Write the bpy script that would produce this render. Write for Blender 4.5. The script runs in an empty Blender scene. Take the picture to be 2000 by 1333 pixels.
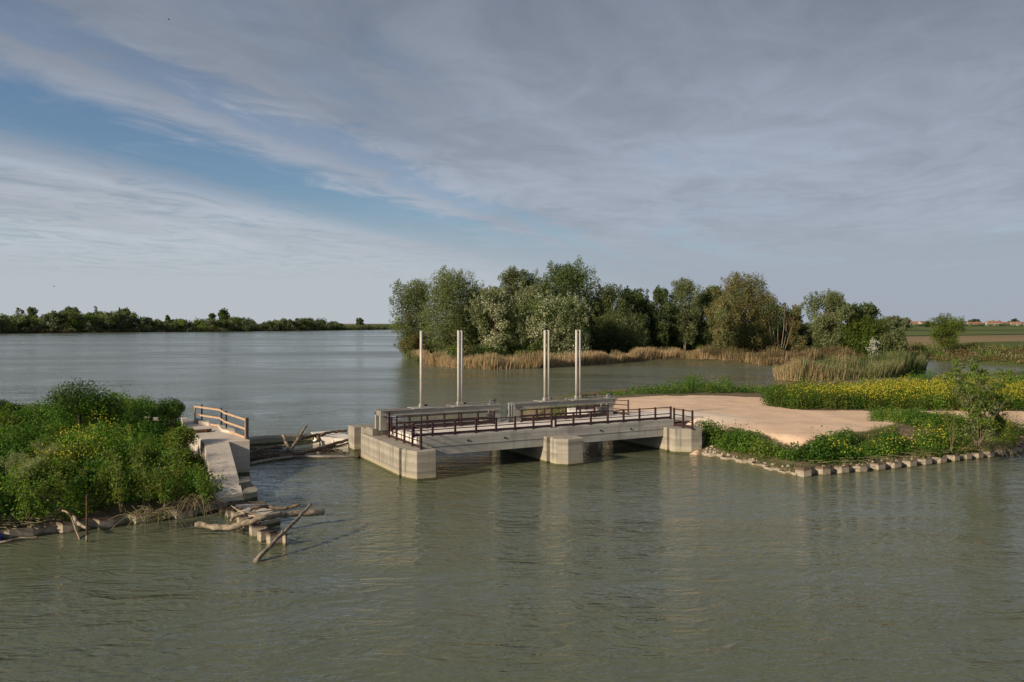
import bpy, math, random
import numpy as np
from mathutils import Vector, Matrix, noise as mnoise

scn = bpy.context.scene
C = scn.collection
R_ = math.radians
rnd = random.Random(7)
rng = np.random.default_rng(11)

# ------------------------------------------------------------------ camera, sky, sun, exposure
F = 1555.0; HZ = 631.0; CAMH = 8.0
cam = bpy.data.cameras.new('camera')
cam.sensor_width = 36; cam.lens = 36 * F / 2000
cam.shift_y = -(666.5 - HZ) / 2000
cam.clip_end = 20000; cam.clip_start = 0.1
co = bpy.data.objects.new('camera', cam); C.objects.link(co)
co.location = (0, 0, CAMH); co.rotation_euler = (R_(90), 0, 0)
scn.camera = co
scn.view_settings.view_transform = 'Standard'
scn.view_settings.look = 'None'
scn.view_settings.exposure = 0.33
scn.view_settings.gamma = 1.0
scn.view_settings.use_curve_mapping = False
try:
    scn.cycles.max_bounces = 6; scn.cycles.transparent_max_bounces = 4
    scn.cycles.diffuse_bounces = 3; scn.cycles.glossy_bounces = 3
except Exception:
    pass

SUN_EL = 22.0
SUN_H = 38.0                      # heading (from +X, counter-clockwise) in which the light travels
dh = Vector((math.cos(R_(SUN_H)), math.sin(R_(SUN_H)), 0))
sdir = Vector((dh.x * math.cos(R_(SUN_EL)), dh.y * math.cos(R_(SUN_EL)), -math.sin(R_(SUN_EL))))
sl = bpy.data.lights.new('sun', 'SUN'); sl.energy = 4.6; sl.angle = R_(3.5); sl.color = (1.0, 0.83, 0.62)
so = bpy.data.objects.new('sun', sl); C.objects.link(so)
so.rotation_euler = sdir.to_track_quat('-Z', 'Y').to_euler(); so.location = (-60, -60, 60)


class NT:
    """small node-tree helper"""
    def __init__(s, tree):
        s.t = tree; s.t.nodes.clear()
    def n(s, typ, inp=None, **kw):
        nd = s.t.nodes.new(typ)
        for k, v in kw.items(): setattr(nd, k, v)
        for k, v in (inp or {}).items():
            sock = nd.inputs[k]
            if isinstance(v, bpy.types.NodeSocket): s.t.links.new(v, sock)
            else: sock.default_value = v
        return nd
    def math(s, op, a, b=0.0, c=0.0, clamp=False):
        nd = s.t.nodes.new('ShaderNodeMath'); nd.operation = op; nd.use_clamp = clamp
        for i, v in enumerate((a, b, c)):
            if isinstance(v, bpy.types.NodeSocket): s.t.links.new(v, nd.inputs[i])
            else: nd.inputs[i].default_value = v
        return nd.outputs[0]
    def mix(s, f, a, b, blend='MIX'):
        nd = s.t.nodes.new('ShaderNodeMix'); nd.data_type = 'RGBA'; nd.blend_type = blend
        for i, v in ((0, f), (6, a), (7, b)):
            if isinstance(v, bpy.types.NodeSocket): s.t.links.new(v, nd.inputs[i])
            else: nd.inputs[i].default_value = (*v, 1) if i and len(v) == 3 else v
        return nd.outputs[2]
    def ss(s, x, lo, hi, a=0.0, b=1.0):
        nd = s.t.nodes.new('ShaderNodeMapRange'); nd.interpolation_type = 'SMOOTHSTEP'
        s.t.links.new(x, nd.inputs[0])
        for i, v in ((1, lo), (2, hi), (3, a), (4, b)): nd.inputs[i].default_value = v
        return nd.outputs[0]
    def ramp(s, x, stops):
        nd = s.t.nodes.new('ShaderNodeValToRGB'); e = nd.color_ramp.elements
        while len(e) < len(stops): e.new(0.5)
        for el, (p, c) in zip(e, stops): el.position = p; el.color = (*c, 1) if len(c) == 3 else c
        s.t.links.new(x, nd.inputs[0]); return nd.outputs[0]
    def noise(s, vec, scale, detail=4, rough=0.55, dist=0.0):
        nd = s.n('ShaderNodeTexNoise', {'Scale': scale, 'Detail': detail, 'Roughness': rough, 'Distortion': dist})
        if vec is not None: s.t.links.new(vec, nd.inputs['Vector'])
        return nd.outputs['Fac']
    def vscale(s, vec, sc, rotz=0.0):
        nd = s.t.nodes.new('ShaderNodeMapping'); s.t.links.new(vec, nd.inputs[0])
        nd.inputs['Rotation'].default_value = (0, 0, rotz); nd.inputs['Scale'].default_value = sc
        return nd.outputs[0]


def build_world():
    w = bpy.data.worlds.new('World'); scn.world = w; w.use_nodes = True
    k = NT(w.node_tree)
    sky = k.n('ShaderNodeTexSky', sky_type='NISHITA', sun_disc=False)
    sky.sun_elevation = R_(SUN_EL)
    sky.sun_rotation = math.atan2(-dh.x, -dh.y)
    sky.air_density = 1.0; sky.dust_density = 1.2; sky.ozone_density = 1.5
    tc = k.n('ShaderNodeTexCoord')
    sx = k.n('ShaderNodeSeparateXYZ', {0: tc.outputs['Generated']})
    X, Y, Z = sx.outputs
    zc = k.math('MAXIMUM', Z, 0.02)
    qx = k.math('DIVIDE', X, zc); qy = k.math('DIVIDE', Y, zc)
    ca, sa = math.cos(R_(19)), math.sin(R_(19))
    wv = k.math('SUBTRACT', k.math('MULTIPLY', qx, ca), k.math('MULTIPLY', qy, sa))
    av = k.math('ADD', k.math('MULTIPLY', qx, sa), k.math('MULTIPLY', qy, ca))
    def vec(a, b, sa_, sb_, off=0.0):
        return k.n('ShaderNodeCombineXYZ', {0: k.math('MULTIPLY', a, sa_), 1: k.math('MULTIPLY', b, sb_), 2: off}).outputs[0]
    n1 = k.noise(vec(wv, av, 0.8, 0.30, 3.1), 0.9, 6, 0.52, 0.8)       # broad sheets
    n2 = k.noise(vec(wv, av, 1.4, 0.9, 7.7), 1.6, 8, 0.62, 1.0)        # wisps
    n3 = k.noise(vec(wv, av, 0.75, 0.3, 12.3), 0.9, 5, 0.5, 0.3)
    wd = k.math('ADD', wv, k.math('ADD', k.math('MULTIPLY', k.math('SUBTRACT', n2, 0.5), 0.95),
                                  k.math('MULTIPLY', k.math('SUBTRACT', n1, 0.5), 0.9)))
    right = k.ss(wd, -3.2, -2.7)
    left = k.ss(wd, -3.55, -4.5)
    wisp = k.math('MULTIPLY', k.ss(n2, 0.58, 0.74), 0.18)
    # a thin second gap and streak inside the upper bank
    gap = k.math('MULTIPLY', k.ss(k.math('ABSOLUTE', k.math('ADD', wd, 2.42)), 0.30, 0.04), 0.5)
    right2 = k.math('MULTIPLY', right, k.math('SUBTRACT', 1.0, gap))
    holes = k.math('MULTIPLY', k.ss(n3, 0.56, 0.70), 0.55)
    right2 = k.math('MULTIPLY', right2, k.math('SUBTRACT', 1.0, holes))
    left = k.math('MULTIPLY', left, k.ss(n2, 0.25, 0.55, 0.55, 1.0))
    cov = k.math('MAXIMUM', k.math('MAXIMUM', right2, left), wisp, clamp=True)
    haze0 = k.ss(Z, 0.17, 0.05)
    haze = k.math('MULTIPLY', haze0, k.math('MAXIMUM', k.ss(n2, 0.25, 0.6, 0.72, 1.0), k.ss(Z, 0.09, 0.045)))
    cov = k.math('MAXIMUM', cov, haze, clamp=True)
    zz = k.math('MAXIMUM', Z, 0.0)
    # thin high cloud: pale and even by the horizon, thick and grey overhead
    base = k.ramp(zz, [(0.0, (.345, .380, .415)), (0.10, (.345, .385, .432)), (0.2, (.308, .346, .402)), (0.32, (.230, .260, .306)),
                       (0.45, (.156, .180, .220)), (1.0, (.142, .164, .20))])
    side = k.ss(wv, -7.0, -2.6)
    base = k.mix(side, k.mix(1.0, base, (1.08, 1.07, 1.05), 'MULTIPLY'), k.mix(1.0, base, (.83, .845, .89), 'MULTIPLY'))
    mott = k.math('ADD', k.math('MULTIPLY', n1, 0.9), k.math('MULTIPLY', n2, 0.5))
    mott = k.ss(mott, 0.45, 0.95, 0.82, 1.17)
    mott = k.math('ADD', k.math('MULTIPLY', mott, k.math('SUBTRACT', 1.0, haze0)), haze0)
    cl = k.n('ShaderNodeVectorMath', {0: base}, operation='SCALE'); k.t.links.new(mott, cl.inputs['Scale'])
    blue = k.n('ShaderNodeVectorMath', {0: sky.outputs[0]}, operation='SCALE'); blue.inputs['Scale'].default_value = 0.080
    blue = k.n('ShaderNodeVectorMath', {0: blue.outputs[0], 1: (.76, .87, .98)}, operation='MULTIPLY')
    col = k.mix(cov, blue.outputs[0], cl.outputs[0])
    bg = k.n('ShaderNodeBackground', {'Color': col, 'Strength': 1.0})
    k.n('ShaderNodeOutputWorld', {'Surface': bg.outputs[0]})
build_world()


# ------------------------------------------------------------------ geometry helpers
def P(px, py, z=0.0):
    """where the sight line through a photograph pixel meets the level z"""
    y = F * (CAMH - z) / (py - HZ)
    return ((px - 1000) / F * y, y)
def X_at(px, y): return (px - 1000) / F * y
def Z_at(py, y): return CAMH - (py - HZ) * y / F

A0 = P(814, 940.7); B0 = P(1350, 887)
UL = math.hypot(B0[0] - A0[0], B0[1] - A0[1])
U = ((B0[0] - A0[0]) / UL, (B0[1] - A0[1]) / UL); V = (-U[1], U[0])
BANG = math.atan2(U[1], U[0])
def L(s, t, z=0.0):
    return (A0[0] + s * U[0] + t * V[0], A0[1] + s * U[1] + t * V[1], z)
def s_at(px, t):
    q = (px - 1000) / F
    return (q * (A0[1] + t * V[1]) - A0[0] - t * V[0]) / (U[0] - q * U[1])

def tag(o, label=None, cat=None, group=None, kind=None):
    if label: o['label'] = label
    if cat: o['category'] = cat
    if group: o['group'] = group
    if kind: o['kind'] = kind
    return o

def thing(name, label, cat, loc, group=None, rotz=0.0):
    o = bpy.data.objects.new(name, None); C.objects.link(o)
    o.empty_display_size = 0.2
    o.location = loc; o.rotation_euler = (0, 0, rotz)
    return tag(o, label, cat, group)

def org(parent):
    v = Vector((0, 0, 0))
    while parent is not None:
        v += parent.location; parent = parent.parent
    return v

def link(name, me, parent=None, at=None, rotz=0.0):
    o = bpy.data.objects.new(name, me); C.objects.link(o)
    if parent is not None: o.parent = parent
    if at is not None: o.location = Vector(at) - org(parent)
    if rotz: o.rotation_euler = (0, 0, rotz)
    return o

class MB:
    def __init__(s): s.v = []; s.f = []
    def add(s, vs, fs):
        b = len(s.v); s.v += [tuple(p) for p in vs]; s.f += [tuple(i + b for i in f) for f in fs]
    def prism(s, poly, z0, z1):
        a = sum(poly[i][0] * poly[(i + 1) % len(poly)][1] - poly[(i + 1) % len(poly)][0] * poly[i][1] for i in range(len(poly)))
        if a < 0: poly = poly[::-1]
        n = len(poly)
        vs = [(p[0], p[1], z0) for p in poly] + [(p[0], p[1], z1) for p in poly]
        s.add(vs, [tuple(range(n - 1, -1, -1)), tuple(range(n, 2 * n))] + [(i, (i + 1) % n, n + (i + 1) % n, n + i) for i in range(n)])
        return s
    def lprism(s, poly, z0, z1):
        return s.prism([L(a, b)[:2] for a, b in poly], z0, z1)
    def lbox(s, s0, s1, t0, t1, z0, z1):
        return s.lprism([(s0, t0), (s1, t0), (s1, t1), (s0, t1)], z0, z1)
    def box(s, c, h, rotz=0.0):
        cs, sn = math.cos(rotz), math.sin(rotz)
        vs = []
        for z in (-1, 1):
            for x, y in ((-1, -1), (1, -1), (1, 1), (-1, 1)):
                a, b = x * h[0], y * h[1]
                vs.append((c[0] + a * cs - b * sn, c[1] + a * sn + b * cs, c[2] + z * h[2]))
        s.add(vs, [(3, 2, 1, 0), (4, 5, 6, 7), (0, 1, 5, 4), (1, 2, 6, 5), (2, 3, 7, 6), (3, 0, 4, 7)])
        return s
    def beam(s, p, q, w, h):
        """rectangular bar from p to q, w across, h tall"""
        p, q = Vector(p), Vector(q); d = (q - p).normalized()
        side = d.cross(Vector((0, 0, 1)))
        side = side.normalized() if side.length > 1e-4 else Vector((1, 0, 0))
        up = side.cross(d)
        vs = [c + side * (a * w / 2) + up * (b * h / 2) for c in (p, q) for a, b in ((-1, -1), (1, -1), (1, 1), (-1, 1))]
        s.add(vs, [(0, 1, 2, 3), (7, 6, 5, 4), (0, 4, 5, 1), (1, 5, 6, 2), (2, 6, 7, 3), (3, 7, 4, 0)])
        return s
    def tube(s, pts, radii, n=6, wob=0.0, cap=True):
        pts = [Vector(p) for p in pts]
        if not hasattr(radii, '__len__'): radii = [radii] * len(pts)
        b = len(s.v); up = None
        for i, p in enumerate(pts):
            d = (pts[min(i + 1, len(pts) - 1)] - pts[max(i - 1, 0)])
            d = d.normalized() if d.length > 1e-6 else Vector((0, 0, 1))
            if up is None:
                up = d.cross(Vector((0.31, 0.17, 0.9)))
                if up.length < 0.1: up = d.cross(Vector((1, 0, 0)))
            up = (up - d * up.dot(d)).normalized(); sd = d.cross(up)
            for k in range(n):
                a = 2 * math.pi * k / n; r = radii[i] * (1 + (rnd.uniform(-wob, wob) if wob else 0))
                s.v.append(tuple(p + (up * math.cos(a) + sd * math.sin(a)) * r))
        for i in range(len(pts) - 1):
            for k in range(n):
                k2 = (k + 1) % n
                s.f.append((b + i * n + k, b + i * n + k2, b + (i + 1) * n + k2, b + (i + 1) * n + k))
        if cap:
            s.f.append(tuple(b + k for k in range(n - 1, -1, -1)))
            s.f.append(tuple(b + (len(pts) - 1) * n + k for k in range(n)))
        return s
    def mesh(s, name, mat, origin=(0, 0, 0), smooth=False):
        me = bpy.data.meshes.new(name); o = Vector(origin)
        me.from_pydata([Vector(p) - o for p in s.v], [], s.f); me.materials.append(mat)
        if smooth: me.polygons.foreach_set('use_smooth', [True] * len(me.polygons))
        me.update(); return me
    def build(s, name, mat, parent=None, bevel=0.0, smooth=False):
        if parent is None:
            c = Vector(s.v[0]); me = s.mesh(name, mat, c, smooth); o = link(name, me); o.location = c
        else:
            o = link(name, s.mesh(name, mat, org(parent), smooth), parent)
        if bevel:
            m = o.modifiers.new('bevel', 'BEVEL'); m.width = bevel; m.segments = 1; m.limit_method = 'ANGLE'
        return o

def smoothpath(pts, sub=4):
    """Catmull-Rom through the points"""
    pts = [Vector(p) for p in pts]; out = []
    for i in range(len(pts) - 1):
        p0 = pts[max(i - 1, 0)]; p1 = pts[i]; p2 = pts[i + 1]; p3 = pts[min(i + 2, len(pts) - 1)]
        for k in range(sub):
            t = k / sub
            out.append(0.5 * ((2 * p1) + (p2 - p0) * t + (2 * p0 - 5 * p1 + 4 * p2 - p3) * t * t + (3 * p1 - p0 - 3 * p2 + p3) * t ** 3))
    out.append(pts[-1]); return out

def np_mesh(name, verts, nper, mats, mat_index=None, tint=None, origin=(0, 0, 0)):
    """a mesh of N faces with nper vertices each, none shared"""
    n = len(verts) // nper
    me = bpy.data.meshes.new(name)
    v = np.ascontiguousarray(verts - np.array(origin, dtype=float), dtype=np.float32)
    me.vertices.add(len(v)); me.vertices.foreach_set('co', v.ravel())
    me.loops.add(len(v)); me.loops.foreach_set('vertex_index', np.arange(len(v), dtype=np.int32))
    me.polygons.add(n); me.polygons.foreach_set('loop_start', np.arange(0, len(v), nper, dtype=np.int32))
    for m in mats: me.materials.append(m)
    if mat_index is not None: me.polygons.foreach_set('material_index', mat_index.astype(np.int32))
    if tint is not None:
        a = me.attributes.new('tint', 'FLOAT', 'FACE'); a.data.foreach_set('value', tint.astype(np.float32))
    me.update(calc_edges=True); return me

def unit(a): return a / np.maximum(np.linalg.norm(a, axis=1, keepdims=True), 1e-9)

def leaf_verts(c, nrm, length, width, axis=None):
    """diamond leaves"""
    n = len(c)
    r = rng.normal(size=(n, 3)) if axis is None else axis
    a = unit(np.cross(nrm, r)) if axis is None else unit(axis)
    b = unit(np.cross(nrm, a))
    a = a * np.reshape(length, (-1, 1)) / 2; b = b * np.reshape(width, (-1, 1)) / 2
    out = np.empty((n, 4, 3)); out[:, 0] = c - a; out[:, 1] = c + b - a * .1; out[:, 2] = c + a; out[:, 3] = c - b - a * .1
    return out.reshape(-1, 3)

def blade_verts(base, h, w, lean):
    """upright tapering blades: one bent pair of triangles is not needed at this size, so a narrow quad"""
    n = len(base); ang = rng.uniform(0, 2 * np.pi, n)
    sd = np.stack([np.cos(ang), np.sin(ang), np.zeros(n)], 1) * np.reshape(w, (-1, 1)) / 2
    tip = base + np.stack([lean[:, 0] * h, lean[:, 1] * h, h], 1)
    out = np.empty((n, 4, 3)); out[:, 0] = base - sd; out[:, 1] = base + sd; out[:, 2] = tip + sd * .25; out[:, 3] = tip - sd * .25
    return out.reshape(-1, 3)

def vnoise(x, y, sc, seed=0):
    """smooth value noise, numpy"""
    x = np.asarray(x) * sc + seed * 17.3; y = np.asarray(y) * sc + seed * 9.1
    xi = np.floor(x).astype(np.int64); yi = np.floor(y).astype(np.int64); fx = x - xi; fy = y - yi
    fx = fx * fx * (3 - 2 * fx); fy = fy * fy * (3 - 2 * fy)
    def h(a, b):
        k = (a * 374761393 + b * 668265263 + seed * 1442695) & 0xffffffff
        k = ((k ^ (k >> 13)) * 1274126177) & 0xffffffff
        return ((k ^ (k >> 16)) & 0xffff) / 65535.0
    return (h(xi, yi) * (1 - fx) + h(xi + 1, yi) * fx) * (1 - fy) + (h(xi, yi + 1) * (1 - fx) + h(xi + 1, yi + 1) * fx) * fy

def sdf(poly, x, y):
    """signed distance, positive inside"""
    x = np.asarray(x, float); y = np.asarray(y, float)
    d = np.full(x.shape, 1e18); ins = np.zeros(x.shape, bool); n = len(poly)
    for i in range(n):
        ax, ay = poly[i]; bx, by = poly[(i + 1) % n]; ex, ey = bx - ax, by - ay
        t = np.clip(((x - ax) * ex + (y - ay) * ey) / (ex * ex + ey * ey + 1e-12), 0, 1)
        d = np.minimum(d, (x - ax - t * ex) ** 2 + (y - ay - t * ey) ** 2)
        c = ((ay > y) != (by > y)) & (x < (bx - ax) * (y - ay) / (by - ay + 1e-15) + ax)
        ins ^= c
    d = np.sqrt(d); return np.where(ins, d, -d)

def inside_pts(poly, n):
    xs = [p[0] for p in poly]; ys = [p[1] for p in poly]; out = np.empty((0, 2))
    while len(out) < n:
        q = np.stack([rng.uniform(min(xs), max(xs), n * 2), rng.uniform(min(ys), max(ys), n * 2)], 1)
        out = np.concatenate([out, q[sdf(poly, q[:, 0], q[:, 1]) > 0]])
    return out[:n]

# ------------------------------------------------------------------ materials
def mat(name):
    m = bpy.data.materials.new(name); m.use_nodes = True
    return m, NT(m.node_tree)
def out(k, surf): k.n('ShaderNodeOutputMaterial', {'Surface': surf})
def bump(k, h, strength, dist):
    return k.n('ShaderNodeBump', {'Height': h, 'Strength': strength, 'Distance': dist}).outputs[0]
def pbsdf(k, col, rough=0.8, normal=None, spec=0.3, **kw):
    i = {'Base Color': col if isinstance(col, bpy.types.NodeSocket) else (*col, 1), 'Roughness': rough, 'Specular IOR Level': spec}
    if normal is not None: i['Normal'] = normal
    i.update(kw)
    return k.n('ShaderNodeBsdfPrincipled', i).outputs[0]

def m_concrete(name, c0, c1, stain=(.09, .085, .07), stain_amt=0.6, boards=True, water=True):
    m, k = mat(name)
    pos = k.n('ShaderNodeNewGeometry').outputs['Position']
    sp = k.n('ShaderNodeSeparateXYZ', {0: pos})
    zz = sp.outputs[2]
    n1 = k.noise(pos, 0.9, 6, 0.6); n2 = k.noise(pos, 7, 5, 0.6)
    st = k.noise(k.vscale(pos, (2.6, 2.6, 0.16)), 1.6, 5, 0.6)
    ban = k.noise(k.vscale(pos, (0.05, 0.05, 3.2)), 1.3, 2, 0.5)
    col = k.mix(k.ss(n1, .3, .7), c0, c1)
    col = k.mix(k.math('MULTIPLY', k.ss(ban, .44, .62), .28), col, tuple(x * .62 for x in c0))
    col = k.mix(k.math('MULTIPLY', k.ss(st, .5, .74), stain_amt), col, stain)
    col = k.mix(k.math('MULTIPLY', k.ss(n2, .55, .8), .25), col, tuple(x * .55 for x in c0))
    hgt = k.math('ADD', k.math('MULTIPLY', n2, .5), n1)
    if boards:
        al = k.math('ADD', k.math('MULTIPLY', sp.outputs[0], .9), k.math('MULTIPLY', sp.outputs[1], .62))
        bc = k.n('ShaderNodeCombineXYZ', {0: al, 1: k.math('ADD', zz, 3.0), 2: 0.0}).outputs[0]
        bt = k.n('ShaderNodeTexBrick', {'Vector': bc, 'Color1': (0, 0, 0, 1), 'Color2': (1, 1, 1, 1), 'Mortar': (.5, .5, .5, 1), 'Scale': 1.0, 'Mortar Size': .004, 'Bias': 0.0, 'Brick Width': 1.45, 'Row Height': .2174})
        bt.offset = .37
        bf = k.n('ShaderNodeSeparateColor', {0: bt.outputs['Color']}).outputs[0]      # each formwork board left its own tone
        col = k.mix(k.math('MULTIPLY', k.ss(bf, .45, 1.0), .55), col, tuple(x * .66 for x in c0))
        col = k.mix(k.math('MULTIPLY', k.ss(bf, .35, 0.0), .45), col, tuple(min(1, x * 1.22) for x in c1))
        fr = k.math('FRACT', k.math('MULTIPLY', k.math('ADD', zz, k.math('MULTIPLY', n1, .015)), 4.6))
        line = k.math('MULTIPLY', k.ss(fr, 0.0, 0.07, 1.0, 0.0), .5)
        col = k.mix(line, col, tuple(x * .45 for x in c0))
        hgt = k.math('SUBTRACT', hgt, line)
    if water:
        wz = k.math('ADD', zz, k.math('MULTIPLY', k.math('SUBTRACT', n2, .5), .12))
        col = k.mix(k.math('MULTIPLY', k.ss(wz, .42, .2), .55), col, (.42, .37, .25))
        col = k.mix(k.math('MULTIPLY', k.ss(wz, .15, .08), .92), col, (.055, .06, .02))
    out(k, pbsdf(k, col, .85, bump(k, hgt, .35, .03), .25)); return m

def m_flat(name, c0, c1, sc=3.0, rough=.8, bstr=.3, bd=.02, spec=.3, metallic=0.0, detail=5):
    m, k = mat(name)
    pos = k.n('ShaderNodeNewGeometry').outputs['Position']
    n1 = k.noise(pos, sc, detail, .6)
    out(k, pbsdf(k, k.mix(k.ss(n1, .3, .7), c0, c1), rough, bump(k, n1, bstr, bd), spec, **{'Metallic': metallic})); return m

def m_leaf(name, stops, trans=.5, spec=.25):
    m, k = mat(name)
    t = k.n('ShaderNodeAttribute', attribute_name='tint').outputs['Fac']
    col = k.ramp(t, stops)
    d = pbsdf(k, col, .55, None, spec)
    tr = k.n('ShaderNodeBsdfTranslucent', {'Color': k.mix(1.0, col, (1.1, 1.25, .6), 'MULTIPLY')}).outputs[0]
    ms = k.n('ShaderNodeMixShader', {0: trans, 1: d, 2: tr}).outputs[0]
    out(k, ms); return m

M = {}
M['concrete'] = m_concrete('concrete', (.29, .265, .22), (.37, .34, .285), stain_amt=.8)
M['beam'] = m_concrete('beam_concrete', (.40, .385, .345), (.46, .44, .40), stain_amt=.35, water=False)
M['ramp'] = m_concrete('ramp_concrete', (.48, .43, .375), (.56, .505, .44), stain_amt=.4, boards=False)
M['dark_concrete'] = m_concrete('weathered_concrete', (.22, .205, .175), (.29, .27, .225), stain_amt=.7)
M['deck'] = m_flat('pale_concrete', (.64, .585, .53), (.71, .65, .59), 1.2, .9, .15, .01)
M['rail'] = m_flat('brown_paint', (.030, .014, .017), (.046, .021, .022), 6, .5, .1, .004, .4)
M['galv'] = m_flat('painted_steel', (.29, .275, .245), (.35, .335, .295), 2.0, .5, .05, .003, .4)
M['stem'] = m_flat('pale_steel_tube', (.44, .415, .37), (.52, .49, .43), 2.0, .45, .05, .003, .4)
M['galv_dark'] = m_flat('grey_steel', (.20, .205, .20), (.27, .275, .265), 3.0, .5, .05, .003, .4)
M['black'] = m_flat('black_fitting', (.015, .015, .016), (.03, .028, .027), 6, .5, .1, .003)
M['rust'] = m_flat('rusty_steel', (.055, .028, .018), (.12, .058, .032), 5, .85, .4, .01)
M['pine'] = m_flat('raw_pine', (.40, .26, .16), (.50, .345, .225), 5, .75, .2, .005)
M['drift'] = m_flat('driftwood', (.10, .08, .058), (.34, .285, .215), 5, .85, .6, .02)
M['drift_dark'] = m_flat('wet_driftwood', (.075, .055, .038), (.17, .13, .09), 6, .75, .6, .02)
M['pipe'] = m_flat('boom_pipe', (.22, .19, .16), (.32, .28, .24), 4, .6, .3, .01)
M['bark'] = m_flat('bark', (.10, .08, .055), (.18, .145, .10), 4, .9, .5, .03)
M['bark_pale'] = m_flat('bare_wood', (.22, .16, .11), (.31, .23, .165), 4, .9, .4, .03)
M['twig'] = m_flat('dry_twig', (.13, .11, .06), (.22, .185, .11), 8, .9, .3, .01)
M["stone"] = m_flat('bank_stone', (.24, .20, .15), (.46, .40, .32), 9, .9, .4, .02)
M['blue'] = m_flat('blue_plastic', (.01, .035, .28), (.015, .05, .34), 4, .4, .05, .003, .5)
M['tile'] = m_flat('red_roof', (.24, .115, .085), (.30, .15, .11), .5, .9, .1, .02)
M['plaster'] = m_flat('house_plaster', (.38, .32, .26), (.44, .38, .31), .3, .9, .1, .02)
M['glass'] = m_flat('dark_pane', (.03, .035, .045), (.04, .045, .055), .5, .2, .0, .01, .5)
M['debris'] = m_flat('wood_debris', (.06, .045, .03), (.15, .11, .075), 6, .9, .6, .05)

def m_pile():
    m, k = mat('sheet_pile')
    pos = k.n('ShaderNodeNewGeometry').outputs['Position']
    zz = k.n('ShaderNodeSeparateXYZ', {0: pos}).outputs[2]
    n1 = k.noise(pos, 1.3, 5, .6); n2 = k.noise(pos, 6, 5, .6)
    col = k.mix(k.ss(n2, .3, .7), (.25, .215, .165), (.37, .32, .25))
    z2 = k.math('ADD', zz, k.math('ADD', k.math('MULTIPLY', k.math('SUBTRACT', n1, .5), .30), k.math('MULTIPLY', k.math('SUBTRACT', n2, .5), .10)))
    col = k.mix(k.math('MULTIPLY', k.ss(z2, .27, .40), .85), col, (.075, .042, .030))
    col = k.mix(k.math('MULTIPLY', k.ss(k.noise(pos, 2.2, 5, .6), .56, .74), .5), col, (.15, .10, .065))
    col = k.mix(k.math('MULTIPLY', k.ss(z2, .10, .03), .85), col, (.075, .07, .025))
    out(k, pbsdf(k, col, .85, bump(k, n2, .3, .015), .3)); return m
M['pile'] = m_pile()

def m_water():
    m, k = mat('river_water')
    pos = k.n('ShaderNodeNewGeometry').outputs['Position']
    big = k.noise(k.vscale(pos, (.30, .75, 1), R_(-38)), 1.0, 2, .5, .4)
    w1 = k.noise(k.vscale(pos, (.55, 1.35, 1), R_(-24)), 1.0, 2, .5, .8)
    w2 = k.noise(k.vscale(pos, (1.8, 4.2, 1), R_(-14)), 1.0, 3, .5, .8)
    w3 = k.noise(k.vscale(pos, (2.6, 2.6, 1), R_(25)), 1.0, 2, .5, .5)
    patch = k.noise(k.vscale(pos, (.007, .034, 1)), 1.0, 4, .55, .6)
    rip = k.ss(patch, .38, .62, .55, 1.2)
    ridge = lambda q: k.math('SUBTRACT', 1.0, k.math('ABSOLUTE', k.math('MULTIPLY_ADD', q, 2.0, -1.0)))    # peaked crests, rounded troughs
    h = k.math('ADD', k.math('MULTIPLY', big, .06), k.math('ADD', k.math('MULTIPLY', ridge(w1), .074), k.math('ADD', k.math('MULTIPLY', ridge(w2), .026), k.math('MULTIPLY', w3, .018))))
    gust = k.noise(k.vscale(pos, (.055, .12, 1), R_(-25)), 1.0, 3, .55, .8)
    h = k.math('MULTIPLY', h, k.math('MULTIPLY', rip, k.ss(gust, .36, .64, .62, 1.35)))
    n = bump(k, h, 1.0, 1.0)
    yy = k.n('ShaderNodeSeparateXYZ', {0: pos}).outputs[1]
    # open, wind-ruffled river: the ripples too small to model are roughness
    ro = k.math('MULTIPLY', k.ss(yy, 25.0, 160.0, .06, .20), k.ss(patch, .40, .60, .45, 1.25))
    tone = k.noise(k.vscale(pos, (.02, .02, 1)), 1.0, 3, .5)
    col = k.mix(k.ss(tone, .35, .65), (.100, .114, .072), (.116, .130, .084))
    out(k, pbsdf(k, col, ro, n, .5, IOR=1.333)); return m
M['water'] = m_water()

def m_ground():
    """peninsula: pale compacted gravel where 'tint' is 1, whiter stone dust where 'pale' is 1, else bank soil"""
    m, k = mat('gravel_and_soil')
    pos = k.n('ShaderNodeNewGeometry').outputs['Position']
    t = k.n('ShaderNodeAttribute', attribute_name='tint').outputs['Fac']
    pa = k.n('ShaderNodeAttribute', attribute_name='pale').outputs['Fac']
    n1 = k.noise(pos, .35, 5, .6); n2 = k.noise(pos, 5, 6, .65); n3 = k.noise(k.vscale(pos, (.25, 1.1, 1), R_(-14)), 1, 4, .6)
    sand = k.mix(k.ss(n1, .3, .7), (.62, .445, .310), (.70, .515, .375))
    sand = k.mix(k.math('MULTIPLY', k.ss(n2, .5, .75), .35), sand, (.50, .36, .24))
    sand = k.mix(k.math('MULTIPLY', k.ss(n3, .54, .66), .45), sand, (.44, .335, .245))
    sand = k.mix(k.math('MULTIPLY', k.ss(k.math('ADD', pa, k.math('MULTIPLY', k.math('SUBTRACT', n2, .5), .8)), .35, .75), .75), sand, (.74, .62, .50))
    soil = k.mix(k.ss(n2, .35, .65), (.10, .078, .048), (.19, .15, .10))
    soil = k.mix(k.math('MULTIPLY', k.ss(n1, .5, .62), .5), soil, (.06, .085, .025))
    f = k.ss(k.math('ADD', t, k.math('MULTIPLY', k.math('SUBTRACT', n2, .5), .5)), .40, .60)
    col = k.mix(f, soil, sand)
    out(k, pbsdf(k, col, .95, bump(k, n2, .5, .03), .15)); return m
M['ground'] = m_ground()

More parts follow.
